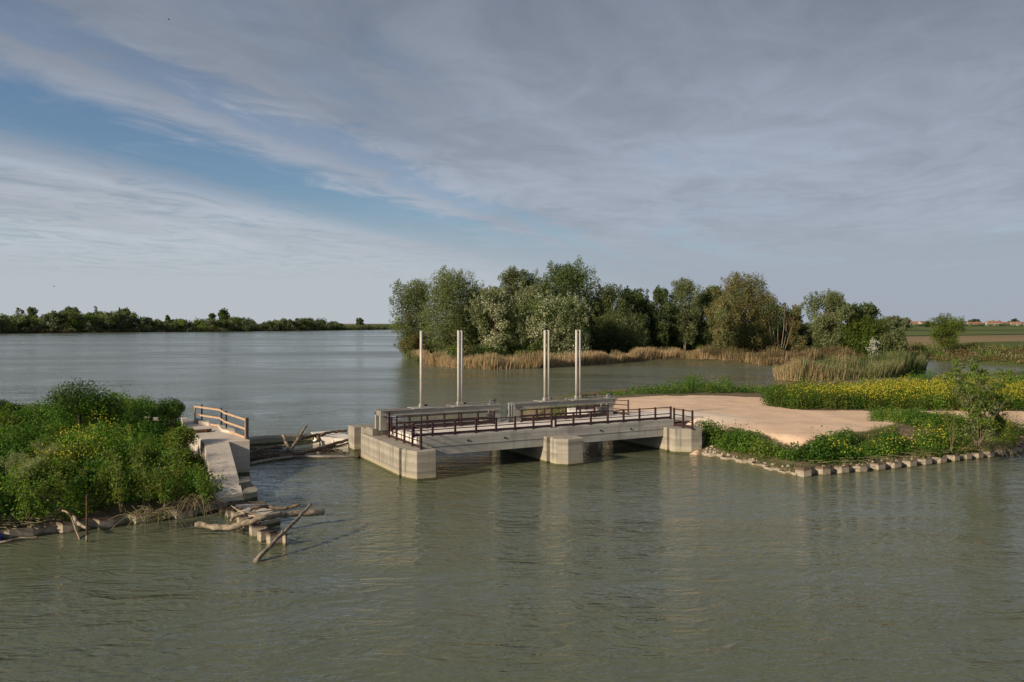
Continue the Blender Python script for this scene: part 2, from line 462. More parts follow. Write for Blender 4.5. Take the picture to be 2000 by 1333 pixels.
def m_field():
    m, k = mat('field_bands')
    pos = k.n('ShaderNodeNewGeometry').outputs['Position']
    sp = k.n('ShaderNodeSeparateXYZ', {0: pos})
    n1 = k.noise(k.vscale(pos, (.012, .03, 1)), 1, 5, .6); n2 = k.noise(pos, .35, 4, .6)
    yy = k.math('ADD', k.math('SUBTRACT', sp.outputs[1], k.math('MULTIPLY', sp.outputs[0], .55)), k.math('MULTIPLY', k.math('SUBTRACT', n1, .5), 16))
    x = k.math('DIVIDE', yy, 1000)
    g = k.mix(k.ss(n2, .35, .65), (.060, .085, .022), (.10, .12, .035))
    br = k.mix(k.ss(n1, .3, .7), (.20, .150, .080), (.25, .19, .105))
    dk = (.035, .055, .02)
    gr2 = k.mix(k.ss(n1, .35, .65), (.085, .12, .035), (.13, .155, .05))
    c = k.mix(k.ss(x, .141, .146), g, br)
    c = k.mix(k.ss(x, .212, .216), c, dk)
    c = k.mix(k.ss(x, .225, .235), c, gr2)
    c = k.mix(k.ss(x, .345, .35), c, dk)
    c = k.mix(k.ss(x, .38, .39), c, gr2)
    c = k.mix(k.ss(x, .72, .76), c, (.06, .09, .035))
    out(k, pbsdf(k, c, .95, bump(k, n2, .3, .3), .1)); return m
M['field'] = m_field()
M['soil'] = m_flat('bank_soil', (.10, .075, .048), (.19, .15, .10), 1.5, .95, .5, .05, .1)
M['wood_floor'] = m_flat('wood_floor', (.055, .05, .026), (.10, .085, .045), .6, .95, .5, .1, .1)
M['bare_bank'] = m_flat('bare_bank', (.15, .10, .075), (.20, .14, .10), .05, .95, .3, .3, .1)

def st(*c): return [(i / (len(c) - 1), x) for i, x in enumerate(c)]
M['weed'] = m_leaf('weed_leaf', st((0.028, 0.071, 0.010), (0.060, 0.142, 0.017), (0.106, 0.212, 0.029), (0.204, 0.310, 0.046)))
M['weed_olive'] = m_leaf('olive_leaf', st((0.057, 0.101, 0.014), (0.101, 0.166, 0.023), (0.159, 0.230, 0.037), (0.237, 0.300, 0.063)))
M['mustard'] = m_leaf('mustard_leaf', st((0.041, 0.072, 0.012), (0.076, 0.118, 0.018), (0.138, 0.173, 0.028), (0.235, 0.235, 0.041)))
M['flower'] = m_leaf('mustard_flower', st((0.341, 0.299, 0.016), (0.446, 0.396, 0.026), (0.485, 0.464, 0.065)), .25)
M['willow'] = m_leaf('willow_leaf', st((0.070, 0.093, 0.038), (0.122, 0.151, 0.059), (0.188, 0.217, 0.096), (0.294, 0.324, 0.169)))
M['willow_brown'] = m_leaf('budding_willow_leaf', st((0.104, 0.087, 0.037), (0.171, 0.147, 0.060), (0.226, 0.205, 0.087), (0.302, 0.272, 0.132)))
M['poplar'] = m_leaf('poplar_leaf', st((0.052, 0.079, 0.031), (0.087, 0.127, 0.044), (0.141, 0.189, 0.068), (0.236, 0.276, 0.130)))
M['silver'] = m_leaf('silver_poplar_leaf', st((0.084, 0.110, 0.046), (0.150, 0.172, 0.082), (0.273, 0.292, 0.175), (0.635, 0.635, 0.502)))
M['dark_leaf'] = m_leaf('dark_leaf', st((0.027, 0.052, 0.020), (0.047, 0.079, 0.029), (0.079, 0.114, 0.041), (0.130, 0.169, 0.071)))
M['hazed_far_leaf'] = m_leaf('hazed_far_leaf', st((0.065, 0.089, 0.051), (0.111, 0.142, 0.075), (0.169, 0.203, 0.112), (0.247, 0.277, 0.173)))  # distance haze is mixed into this paler leaf colour; no haze volume
M['reed'] = m_leaf('dry_reed', st((0.158, 0.112, 0.060), (0.306, 0.218, 0.121), (0.422, 0.307, 0.181), (0.528, 0.402, 0.269)), .2)
M['reed_green'] = m_leaf('green_reed', st((0.042, 0.075, 0.024), (0.090, 0.122, 0.039), (0.158, 0.180, 0.072), (0.339, 0.309, 0.159)), .2)
M['brown_scrub'] = m_leaf('brown_scrub', st((0.065, 0.052, 0.023), (0.117, 0.088, 0.039), (0.169, 0.130, 0.058), (0.130, 0.137, 0.046)), .2)
M['white_leaf'] = m_leaf('white_leaf', st((.12, .14, .09), (.3, .32, .25), (.55, .56, .48), (.66, .66, .58)), .2)
M['grass'] = m_leaf('grass_blade', st((.04, .07, .015), (.075, .11, .025), (.12, .155, .04), (.19, .20, .07)), .3)

# ------------------------------------------------------------------ land
def land(name, poly, res, hfun, m, attrs=None, margin=1.5, label=None):
    xs = [p[0] for p in poly]; ys = [p[1] for p in poly]
    gx = np.arange(min(xs) - margin - res, max(xs) + margin + res * 2, res); gy = np.arange(min(ys) - margin - res, max(ys) + margin + res * 2, res)
    XX, YY = np.meshgrid(gx, gy); d = sdf(poly, XX, YY)
    Z = hfun(XX, YY, d)
    ny, nx = XX.shape; idx = np.arange(nx * ny).reshape(ny, nx)
    ok = np.maximum.reduce([d[:-1, :-1], d[1:, :-1], d[:-1, 1:], d[1:, 1:]]) > -margin
    q = np.stack([idx[:-1, :-1], idx[:-1, 1:], idx[1:, 1:], idx[1:, :-1]], -1)[ok]
    used, inv = np.unique(q.ravel(), return_inverse=True)
    v = np.stack([XX.ravel(), YY.ravel(), Z.ravel()], 1)[used]
    me = bpy.data.meshes.new(name)
    me.vertices.add(len(v)); me.vertices.foreach_set('co', v.astype(np.float32).ravel())
    me.loops.add(len(inv)); me.loops.foreach_set('vertex_index', inv.astype(np.int32))
    me.polygons.add(len(inv) // 4); me.polygons.foreach_set('loop_start', np.arange(0, len(inv), 4, dtype=np.int32))
    me.polygons.foreach_set('use_smooth', np.ones(len(inv) // 4, bool))
    me.materials.append(m)
    for an, fn in (attrs or {}).items():
        a = me.attributes.new(an, 'FLOAT', 'POINT'); a.data.foreach_set('value', fn(v[:, 0], v[:, 1]).astype(np.float32))
    me.update(calc_edges=True)
    return tag(link(name, me), kind='structure')

def hland(poly, f):
    """height sampler for points"""
    return lambda x, y: f(np.asarray(x, float), np.asarray(y, float), sdf(poly, x, y))

mb = MB(); mb.add([(-6000, -60, 0), (6000, -60, 0), (6000, 9000, 0), (-6000, 9000, 0)], [(0, 1, 2, 3)])
tag(mb.build('river_water', M['water']), kind='structure')

# peninsula with the gravel yard, right of the bridge
def up(*l, z=0.0): return [P(a, b, z) for a, b in l]
pen = up((1352, 888), (1400, 893), (1460, 905), (1555, 929), (1700, 916), (1850, 899), (1978, 884), (1984, 862), (2080, 852), (2400, 850)) + \
      up((2500, 742), (2000, 738), (1860, 748), (1700, 757), (1540, 764), (1480, 774), (1380, 776), (1300, 775), (1210, 777), (1120, 786), (1040, 799), (1012, 812)) + \
      [L(17.6, 18)[:2], L(17.6, 7.5)[:2], L(17.6, 1.5)[:2]]
FRONT = up((1300, 880), (1400, 893), (1460, 905), (1555, 929), (1700, 916), (1850, 899), (1978, 884), (2080, 852), (2400, 850))
def dist_line(line, x, y):
    x = np.asarray(x, float); d = np.full(x.shape, 1e18)
    for (ax, ay), (bx, by) in zip(line[:-1], line[1:]):
        ex, ey = bx - ax, by - ay
        t = np.clip(((x - ax) * ex + (y - ay) * ey) / (ex * ex + ey * ey), 0, 1)
        d = np.minimum(d, (x - ax - t * ex) ** 2 + (y - ay - t * ey) ** 2)
    return np.sqrt(d)
def pen_h(x, y, d):
    df = dist_line(FRONT, x, y)
    h = np.where(d < 0, d * .6, 1.45 * (1 - np.exp(-np.maximum(d, 0) / 1.3)))
    cap = .20 + np.clip(df - .3, 0, 1.6) * .12 + np.clip(df - 1.9, 0, 9) * .75                         # the bank rises slowly from the sheet piles
    h = np.where(d > 0, np.minimum(h, cap), h)
    # the yard ramps up to the end of the bridge deck
    s_ = (x - A0[0]) * U[0] + (y - A0[1]) * U[1]; t_ = (x - A0[0]) * V[0] + (y - A0[1]) * V[1]
    sm = lambda q: np.clip(q, 0, 1) ** 2 * (3 - 2 * np.clip(q, 0, 1))
    h = h + np.where(d > .3, .46 * sm((26.5 - s_) / 5.5) * sm((t_ - 1.75) / .75) * sm((7.4 - t_) / 1.4), 0)
    return h + np.where(d > .3, (vnoise(x, y, .8, 3) - .5) * .12 + (vnoise(x, y, 2.5, 4) - .5) * .05, 0)
gravel = up((1205, 779), (1300, 774), (1400, 774), (1500, 777), (1500, 794), (1560, 801), (1700, 804), (2000, 802), (2300, 806), (2300, 818), (2000, 812), (1870, 813), (1760, 807), (1705, 811), (1742, 821),
            (1748, 828), (1715, 838), (1690, 842), (1640, 844), (1610, 850), (1560, 857), (1540, 853), (1480, 840), (1430, 833), (1370, 836), (1350, 850), (1310, 835), (1190, 812), z=1.42)
palep = up((1200, 808), (1360, 803), (1440, 809), (1490, 820), (1440, 830), (1370, 833), (1300, 832), z=1.42)
pen_hs = hland(pen, pen_h)
land('gravel_ground', pen, .45, pen_h, M['ground'],
     {'tint': lambda x, y: np.clip(sdf(gravel, x, y) / 1.2 + .5, 0, 1), 'pale': lambda x, y: np.clip(sdf(palep, x, y) / 3.0 + .3, 0, 1)})

# overgrown island, left of the channel
isl = up((-420, 1110), (-150, 1075), (0, 1052), (110, 1036), (250, 1018), (400, 1002), (425, 992)) + \
      [P(436, 983, .12), P(413, 864, 1.8)] + up((365, 838), (330, 822), (150, 822), (0, 826), (-500, 840), z=0.3)
def isl_h(x, y, d):
    h = np.where(d < 0, d * .6, 1.5 * (1 - np.exp(-np.maximum(d, 0) / 2.4)) + .12 * np.clip(d / .3, 0, 1))
    return h + np.where(d > .4, (vnoise(x, y, .5, 8) - .5) * .3, 0)
isl_hs = hland(isl, isl_h)
islsand = up((-60, 847), (30, 846), (95, 852), (60, 862), (-60, 866), z=1.5)
land('island_ground', isl, .4, isl_h, M['ground'], {'tint': lambda x, y: np.clip(sdf(islsand, x, y) / 1.2 + .4, 0, 1), 'pale': lambda x, y: x * 0})

# wooded spit across the lagoon
spit = up((786, 694), (800, 702), (830, 711), (890, 719), (960, 722), (1050, 720), (1130, 715), (1250, 706), (1330, 705), (1400, 709), (1500, 714), (1560, 712), (1700, 704), (1790, 700)) + \
       [(X_at(1800, 215), 215), (X_at(1500, 230), 230), (X_at(1200, 240), 240), (X_at(900, 225), 225), (X_at(815, 205), 205)]
def spit_h(x, y, d): return np.where(d < 0, d * .4, 1.0 * (1 - np.exp(-np.maximum(d, 0) / 4))) + np.where(d > 1, vnoise(x, y, .2, 5) * .5, 0)
spit_hs = hland(spit, spit_h)
land('wooded_bank', spit, 2.0, spit_h, M['wood_floor'], margin=3)

# reed islet in the lagoon
islet = up((1512, 744), (1560, 748), (1640, 748), (1730, 745), (1795, 738), (1808, 733), (1780, 726), (1700, 722), (1600, 722), (1530, 728))
def islet_h(x, y, d): return np.where(d < 0, d * .3, .25 * (1 - np.exp(-np.maximum(d, 0) / 2)))
land('reed_islet_ground', islet, 1.0, islet_h, M['wood_floor'], margin=2)

# far right land: bank, fields to the horizon
farf = up((1450, 688), (1600, 693), (1760, 699), (1830, 706), (1900, 710), (2000, 716), (2200, 728), (2700, 760)) + [(900, 300), (4500, 1500), (4500, 6000), (-300, 6000), (20, 700), (60, 420)]
def farf_h(x, y, d):
    return np.where(d < 0, d * .2, 3.0 * (1 - np.exp(-np.maximum(d, 0) / 16))) + np.where(d > 5, (vnoise(x, y, .02, 2) - .5) * .25, 0)
farf_hs = hland(farf, farf_h)
def far_mesh():
    # finer near the water, coarse towards the horizon
    near = [p for p in farf]
    gy = np.concatenate([np.arange(100, 420, 4.0), np.geomspace(430, 6000, 40)])
    gx = np.concatenate([np.geomspace(-300, -30, 6) if False else np.linspace(-300, 10, 12), np.arange(20, 420, 4.0), np.geomspace(430, 4500, 25)])
    XX, YY = np.meshgrid(gx, gy); d = sdf(farf, XX, YY); Z = farf_h(XX, YY, np.maximum(d, -8))
    ny, nx = XX.shape; idx = np.arange(nx * ny).reshape(ny, nx)
    ok = np.maximum.reduce([d[:-1, :-1], d[1:, :-1], d[:-1, 1:], d[1:, 1:]]) > -6
    q = np.stack([idx[:-1, :-1], idx[:-1, 1:], idx[1:, 1:], idx[1:, :-1]], -1)[ok]
    me = bpy.data.meshes.new('far_field'); me.from_pydata(np.stack([XX.ravel(), YY.ravel(), Z.ravel()], 1).tolist(), [], q.tolist())
    me.materials.append(M['field']); me.update(); tag(link('far_field', me), kind='structure')
far_mesh()

# far left bank
farl = up((-900, 662), (-300, 655), (0, 651.5), (250, 649), (500, 647), (690, 644.3), (800, 643)) + [(200, 1500), (200, 4000), (-4000, 4000), (-2500, 500)]
def farl_h(x, y, d): return np.where(d < 0, d * .15, 2.2 * (1 - np.exp(-np.maximum(d, 0) / 6)))
land('far_bank', farl, 30.0, lambda x, y, d: np.where(d < 0, np.maximum(d * .05, -2), np.minimum(d * .25, 2.2)), M['bare_bank'], margin=31)

# ------------------------------------------------------------------ sluice bridge
def bridge():
    t = thing('sluice_bridge', 'low two-span concrete bridge with boat-shaped piers standing in the river', 'bridge', L(9, 3, 0))
    ab = MB()
    ab.lprism([(-.40, 1.12), (-.36, .98), (0, 0), (1.03, -.05), (1.18, .45), (1.18, 1.13)], -1.2, 1.5)
    ab.lbox(-.16, 1.10, 1.11, 1.47, -1.2, 1.485)
    ab.lbox(-.42, 1.17, 1.45, 7.95, -1.2, 1.5)
    ab.lbox(.45, 1.6, 7.94, 10.66, -1.2, 1.495)
    ab.lbox(0, 1.6, 10.65, 11.9, -1.2, 1.5)
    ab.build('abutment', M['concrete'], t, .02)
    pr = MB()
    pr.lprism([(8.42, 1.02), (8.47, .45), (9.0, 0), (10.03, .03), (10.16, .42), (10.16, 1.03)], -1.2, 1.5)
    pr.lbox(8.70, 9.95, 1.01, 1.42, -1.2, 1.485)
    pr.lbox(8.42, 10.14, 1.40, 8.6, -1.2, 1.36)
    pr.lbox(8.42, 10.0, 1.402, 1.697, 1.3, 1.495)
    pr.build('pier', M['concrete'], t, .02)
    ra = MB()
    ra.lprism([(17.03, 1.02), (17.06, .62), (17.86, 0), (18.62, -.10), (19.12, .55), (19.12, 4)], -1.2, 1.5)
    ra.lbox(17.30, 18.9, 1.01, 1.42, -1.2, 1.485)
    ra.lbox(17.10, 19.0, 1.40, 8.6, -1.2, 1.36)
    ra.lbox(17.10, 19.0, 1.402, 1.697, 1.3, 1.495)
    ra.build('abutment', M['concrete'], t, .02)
    for a, b, lo0, lo1 in ((.75, 9.27, 1.19, 8.40), (9.29, 18.0, 10.18, 17.08)):
        d = MB()
        d.lbox(a, b, 1.70, 2.0, 1.37, 1.93)                       # upper edge beam
        d.lbox(lo0, lo1, 1.725, 2.1, .92, 1.368)                  # lower band, set a finger back
        d.lbox(lo0, lo1, 2.11, 5.6, 1.30, 1.55)                   # soffit
        bm = d.build('edge_beam', M['beam'], t, .012)
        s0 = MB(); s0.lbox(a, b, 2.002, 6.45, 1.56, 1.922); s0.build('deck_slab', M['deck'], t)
    for px, py in ((914, 860), (986, 855), (1173, 841), (1232, 838)):
        s = s_at(px, 1.7); y = L(s, 1.7)[1]; z = Z_at(py, y)
        MB().tube([L(s, 1.74, z), L(s, 1.66, z - .01)], .055, 8).build('drain_pipe', M['black'], t)
    for s0, s1 in ((-.2, 1.3), (7.1, 10.3), (15.3, 17.6)):
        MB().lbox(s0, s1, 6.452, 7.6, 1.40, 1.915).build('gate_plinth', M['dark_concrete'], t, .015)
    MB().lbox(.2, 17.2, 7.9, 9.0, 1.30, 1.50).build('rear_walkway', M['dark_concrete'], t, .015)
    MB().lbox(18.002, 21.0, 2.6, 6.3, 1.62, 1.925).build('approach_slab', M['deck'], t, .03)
bridge()

def rail_fence(label, posts, h, bars, kick=.14, pw=.095, gaps=()):
    """posts: list of world points (base); bars: heights of the rails as shares of h"""
    t = thing('railing', label, 'railing', posts[0], 'brown steel railings on the bridge')
    d0 = Vector(posts[-1]) - Vector(posts[0]); rz = math.atan2(d0.y, d0.x)
    pm = MB().box((0, 0, h / 2), (pw / 2, pw / 2, h / 2)).tube([(0, 0, h), (0, 0, h + .025)], [pw / 2, pw / 3], 6)
    pm.box((0, 0, .012), (.085, .07, .012))
    pme = pm.mesh('post', M['rail'])
    for p in posts: link('post', pme, t, p, rz)
    for b in bars:
        q = MB()
        for i in range(len(posts) - 1):
            if i in gaps: continue
            a, c = Vector(posts[i]), Vector(posts[i + 1])
            q.tube([a + Vector((0, 0, h * b)), c + Vector((0, 0, h * b))], .029, 6)
        q.build('rail', M['rail'], t)
    if kick:
        q = MB()
        for i in range(len(posts) - 1):
            if i in gaps: continue
            a, c = Vector(posts[i]), Vector(posts[i + 1])
            q.beam(a + Vector((0, 0, .045 + kick / 2)), c + Vector((0, 0, .045 + kick / 2)), .012, kick)
        q.build('kick_plate', M['rail'], t)
    return t

rail_fence('three-bar brown railing along the left end wall of the bridge', [L(.45, .55 + i * (7.28 / 6), 1.5) for i in range(7)], 1.16, (.34, .65, .95))
fp = [s_at(px, 1.85) for px in (808, 845, 889, 930, 969, 1006, 1042, 1077.5)]
rail_fence('long low brown railing on the front edge of the left span', [L(s, 1.85, 1.93) for s in fp], .79, (.45, .95))
fp = [s_at(px, 1.85) for px in (1085, 1120, 1154, 1187, 1218, 1249, 1280, 1310)]
rail_fence('long low brown railing on the front edge of the right span, ending by the gravel', [L(s, 1.85, 1.93) for s in fp], .79, (.45, .95))
rail_fence('short brown corner railing of three posts on the right-hand nose beside the green bank', [L(17.95, t, 1.5) for t in (1.72, .85, -.0)], 1.14, (.34, .65, .95))
rail_fence('brown railing behind the left span deck, under the left gate beam', [L(s_at(px, 5), 5, 1.922) for px in (764.7, 800, 834.7, 868, 901, 933.5, 965)], .78, (.5, .95), .20)
rail_fence('brown railing behind the right span deck, under the right gate beam', [L(s_at(px, 5), 5, 1.922) for px in (1019, 1048.5, 1077.5, 1105.6, 1133, 1161, 1187)], .76, (.5, .95), .20)
rail_fence('brown railing on the rear walkway behind the left gate frame', [L(s_at(px, 8.2), 8.2, 1.5) for px in (775, 823, 896, 957)], .88, (.5, .95), .14, .07)
rail_fence('brown railing on the rear walkway behind the right gate frame', [L(s_at(px, 8.2), 8.2, 1.5) for px in (1008, 1064, 1126, 1185)], .80, (.5, .95), .14, .07)
rail_fence('short brown railing across the right end of the gate frames', [L(16.15, 5.9, 1.925), L(16.75, 4.9, 1.922)], 1.0, (.36, .66, .95))
rail_fence('short three-bar brown railing by the left foot of the left gate frame', [L(s_at(735, 6.9), 6.9, 1.5), L(s_at(760, 5.2), 5.2, 1.922)], 1.05, (.34, .65, .95), 0)
bx, by = P(1145, 800, 1.8)
rail_fence('small far brown railing on the white block upstream of the right gate', [(X_at(1128, by - .4), by - .4, 1.8), (X_at(1145, by - .2), by - .2, 1.8), (X_at(1162, by), by, 1.8)], 1.1, (.34, .65, .95))
o = MB().prism([(bx - 1.35, by - .9), (bx + .8, by - 1.1), (bx + .9, by + 1.6), (bx - 1.25, by + 1.8)], -.3, 1.795).build('concrete_block', M['deck'], None, .03)
tag(o, 'pale concrete block on the bank behind the right gate frame', 'block')

# ------------------------------------------------------------------ gates
def gate(label, px0, px1, stems, motor_px, ribbed=None):
    s0, s1 = s_at(px0, 5.5), s_at(px1, 5.5)
    t = thing('sluice_gate', label, 'sluice gate', L((s0 + s1) / 2, 5.9, 1.9), 'lifting gates on the bridge')
    for s in (s0, s1 - .40):
        for tt, nm in ((5.5, 'front'), (6.28, 'back')):
            q = MB()
            q.lbox(s, s + .40, tt, tt + .02, 1.924, 2.72)           # flat web seen from the front
            q.lbox(s, s + .03, tt + .021, tt + .22, 1.924, 2.72)
            q.lbox(s + .37, s + .40, tt + .021, tt + .22, 1.924, 2.72)
            q.lbox(s - .05, s + .45, tt - .05, tt + .26, 1.9235, 1.945)
            q.build('leg', M['galv'], t)
    for tt, sgn in ((5.47, -1), (6.30, 1)):
        q = MB()                                                     # channel section: web plus two flanges
        q.lbox(s0, s1, tt, tt + .016, 2.741, 3.0)
        a, b = (tt - .085, tt + .016) if sgn < 0 else (tt, tt + .10)
        q.lbox(s0, s1, a, b, 3.001, 3.02); q.lbox(s0, s1, a, b, 2.722, 2.74)
        q.build('channel_beam', M['galv'], t)
    for s in (s0 + .03, s1 - .05):
        q = MB()
        for j in range(3): q.lbox(s, s + .02, 5.50 + j * .28, 5.70 + j * .28, 2.705, 2.995)
        q.build('end_plate', M['galv'], t)
    base = []
    for st_ in stems:
        sc = sum(st_) / len(st_)
        q = MB().lbox(sc - .62, sc + .62, 5.36, 6.44, 3.022, 3.06)
        for k in (-.5, -.2, .2, .5): q.lbox(sc + k - .02, sc + k + .02, 5.42, 5.46, 2.94, 3.021)
        q.build('bearing_plate', M['galv'], t, .006)
        for s in st_:
            g = MB().lbox(s - .10, s + .10, 5.68, 5.92, 3.061, 3.26).build('gearbox', M['galv'], t, .015)
            MB().tube([L(s, 5.8, 3.262), L(s, 5.8, 3.31)], .10, 12).build('flange', M['galv_dark'], g)
            MB().tube([L(s, 5.8, 3.261), L(s, 5.8, 7.54)], .078, 16).build('stem_tube', M['stem'], t, smooth=True)
        MB().tube([L(sc + .22, 5.8, 3.17), L(sc + .36, 5.8, 3.17)], .06, 10).build('coupling', M['black'], t)
        base.append(sc)
    MB().tube([L(base[0], 5.8, 3.17), L(s1 - .4, 5.8, 3.17)], .024, 8).build('drive_shaft', M['galv_dark'], t)
    sm = s_at(motor_px, 5.8)
    q = MB().lbox(sm - .3, sm + .35, 5.5, 6.1, 3.022, 3.06)
    q.tube([L(sm - .2, 5.8, 3.15), L(sm + .15, 5.8, 3.15)], .085, 10)
    q.lbox(sm - .08, sm + .06, 5.70, 5.9, 3.061, 3.30); q.build('drive_motor', M['galv_dark'], t)
    hw = MB()
    for sg in (-.05, .16): hw.tube([L(sm + sg, 5.8, 3.2), L(sm + sg + .06, 5.75, 3.42)], .02, 6)
    hw.tube([L(sm - .18, 5.72, 3.24), L(sm + .22, 5.72, 3.29)], .03, 6); hw.build('hand_crank', M['black'], t)
    MB().tube([L(s1 - .15, 5.5, 2.70), L(s1 + .55, 5.6, 3.05)], .014, 6).build('stay_rod', M['galv_dark'], t)
    # the steel leaf, hoisted up behind the edge beam
    lf = MB().lbox(s0 + .5, s1 - .5, 6.0, 6.10, .90, 1.50)
    for z in (.98, 1.32): lf.lbox(s0 + .5, s1 - .5, 5.90, 5.999, z, z + .06)
    lf.build('gate_leaf', M['galv_dark'], t)
    return t
stL = [[s_at(822.5, 5.8)], [s_at(895.5, 5.8), s_at(901.3, 5.8)]]
stR = [[s_at(1064.2, 5.8), s_at(1071, 5.8)], [s_at(1125.8, 5.8), s_at(1132.2, 5.8)]]
gate('pale steel gate frame over the left span with three upright stem tubes', 743, 977, stL, 962)
gate('pale steel gate frame over the right span with two pairs of stem tubes', 1004, 1197.5, stR, 1190)
def ribbed():
    t = thing('ribbed_column', 'grey ribbed steel column with rounded top between the two gate frames', 'column', L(s_at(998, 5.2), 5.3, 1.922))
    s = s_at(993.6, 5.2)
    for i in range(4):
        MB().tube([L(s + .05 + i * .095, 5.25 + .02 * (i % 2), 1.922), L(s + .05 + i * .095, 5.25 + .02 * (i % 2), 2.96), L(s + .07 + i * .09, 5.30, 3.04), L(s + .08 + i * .085, 5.42, 3.07)], .047, 8).build('rib', M['galv_dark'], t, smooth=True)
ribbed()

# ------------------------------------------------------------------ left abutment: platform, sloping wing wall, wooden guard rail
def left_abutment():
    z = 1.8
    b = P(447, 862, z); c = P(488, 860, z); lo = P(478, 977, .12)
    dx, dy = lo[0] - b[0], lo[1] - b[1]; dl = math.hypot(dx, dy); wx, wy = dy / dl * 1.22, -dx / dl * 1.22     # across the wall, towards the island
    a = (b[0] + wx, b[1] + wy)
    far_r = P(384, 824, z); far_l = P(352, 812, z)
    t = thing('concrete_abutment', 'concrete abutment with a long sloping wing wall beside the overgrown island', 'abutment', (b[0], b[1], 0))
    MB().prism([a, b, c, P(446, 841, z), P(411, 828, z), far_r, far_l, P(362, 838, z), P(390, 858, z)], -1.2, z).build('platform', M['ramp'], t, .02)
    # wing wall: top surface slopes down towards the water
    m = MB()
    tl, tr = (a[0] + dx * .002, a[1] + dy * .002, z - .006), (b[0] + dx * .002, b[1] + dy * .002, z - .006)
    br = (lo[0], lo[1], .12); bl = (lo[0] + wx, lo[1] + wy, .12)
    lowz = lambda p: (p[0], p[1], -1.5)
    m.add([tl, tr, br, bl, lowz(tl), lowz(tr), lowz(br), lowz(bl)], [(0, 3, 2, 1), (4, 5, 6, 7), (0, 1, 5, 4), (1, 2, 6, 5), (2, 3, 7, 6), (3, 0, 4, 7)])
    m.build('wing_wall', M['ramp'], t, .015)
    # stepped footing in the water
    f = MB()
    p0 = P(470, 946, .35); f.prism([p0, P(492, 944, .35), P(503, 955, .35), P(503, 960, .35), P(478, 966, .35)], -1, .35)
    p1 = P(480, 934, .6); f.prism([P(466, 944, .6), P(489, 941, .6), P(490, 932, .6), P(468, 932, .6)], -1, .62)
    f.build('footing', M['dark_concrete'], t, .015)
    k = MB().prism([P(388, 823, 2.0), P(409, 826, 2.0), P(409, 822, 2.0), P(380, 815, 2.0)], 1.7, 2.0)
    k.prism([P(432, 838, 1.95), P(459, 844, 1.95), P(459, 838, 1.95), P(425, 828, 1.95)], 1.0, 1.95); k.build('kerb_block', M['ramp'], t, .02)
    w = thing('wooden_railing', 'raw pine guard rail of two boards on the concrete abutment', 'railing', (*P(480, 858, z), z))
    pts = []
    for px, py in ((480, 858), (438.5, 842), (429, 835), (391, 826), (381, 827)):
        x, y = P(px, py, z); pts.append(Vector((x, y, z)))
    for i, p in enumerate(pts):
        wood = i in (0, 4)
        if wood: MB().box((p.x, p.y, z + .57), (.042, .026, .57), .9).build('post', M['pine'], w)
        if i != 4: MB().box((p.x + .09, p.y + .03, z + .56), (.035, .035, .57), .9).build('post', M['rail'], w)
    q = [p for p in (pts[0], pts[1], pts[2], pts[4])]
    for h in (1.04, .55):
        for i in range(len(q) - 1):
            jog = Vector((0, 0, .02 * (i % 2)))
            MB().beam(q[i] + Vector((-.03, -.03, h)) + jog, q[i + 1] + Vector((-.03, -.03, h)) + jog * .5, .028, .105).build('board', M['pine'], w)
    for i in range(len(q) - 1):
        MB().beam(q[i] + Vector((-.04, -.04, .09)), q[i + 1] + Vector((-.04, -.04, .09)), .028, .12).build('toe_board', M['pine'], w)
    # rusty beam and sheet piles lying on the island behind
    x0, y0 = P(240, 822, 1.9); x1, y1 = P(318, 818, 1.9)
    s_ = thing('rusty_girder', 'rusty steel girder lying in the weeds with rubble on top', 'girder', (x0, y0, 1.6))
    MB().beam((x0, y0, 1.75), (x1, y1, 1.75), .55, .05).beam((x0, y0, 1.62), (x1, y1, 1.62), .08, .22).build('flange', M['rust'], s_)
    o = MB(); c_ = P(287, 818, 1.9); o.beam((c_[0] - .7, c_[1] - .1, 1.86), (c_[0] + .2, c_[1], 2.02), .3, .12); o.box((c_[0] + .55, c_[1], 1.88), (.16, .12, .09), .3)
    tag(o.build('rubble', M['ramp']), 'broken concrete chunks resting on the rusty girder', 'rubble')
    x0, y0 = P(388, 840, 1.95); x1, y1 = P(409, 838, 1.95)
    tag(MB().beam((x0 - .3, y0, 1.86), (x1, y1, 1.86), .7, .1).beam((x1 - .04, y1 - .1, 1.86), (x1 + .02, y1 - .1, 1.86), .75, .16).build('steel_plate', M['rust']), 'rust-brown steel plate lying on the abutment by the wooden railing', 'plate')
left_abutment()

o = MB().prism([P(452, 988, .34), P(486, 979, .34), P(522, 981, .34), P(541, 996, .34), P(512, 1008, .34), P(468, 1003, .34)], -1, .34)
for q_ in ([(486, 1010), (540, 1001), (548, 1010), (498, 1022)],):
    o.prism([P(a_, b_, .28) for a_, b_ in q_], -1, .28)
tag(o.build('concrete_pad', M['ramp'], None, .03), 'pale flat concrete pad at the foot of the wing wall, under the driftwood', 'pad')

# weir sill and slab across the side channel
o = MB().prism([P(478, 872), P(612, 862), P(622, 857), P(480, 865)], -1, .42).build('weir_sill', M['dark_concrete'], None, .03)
tag(o, 'low dark concrete sill crossing the channel behind the driftwood', 'sill')
o = MB().prism([P(628, 855, .45), P(650, 855, .45), P(652, 857, .45), P(690, 858, .45), P(684, 851, .45), P(655, 841, .45), P(607, 844.5, .45), P(612, 850, .45)], -1, .45).build('concrete_slab', M['deck'], None, .03)
tag(o, 'pale flat concrete slab at the channel end by the bridge abutment', 'slab')

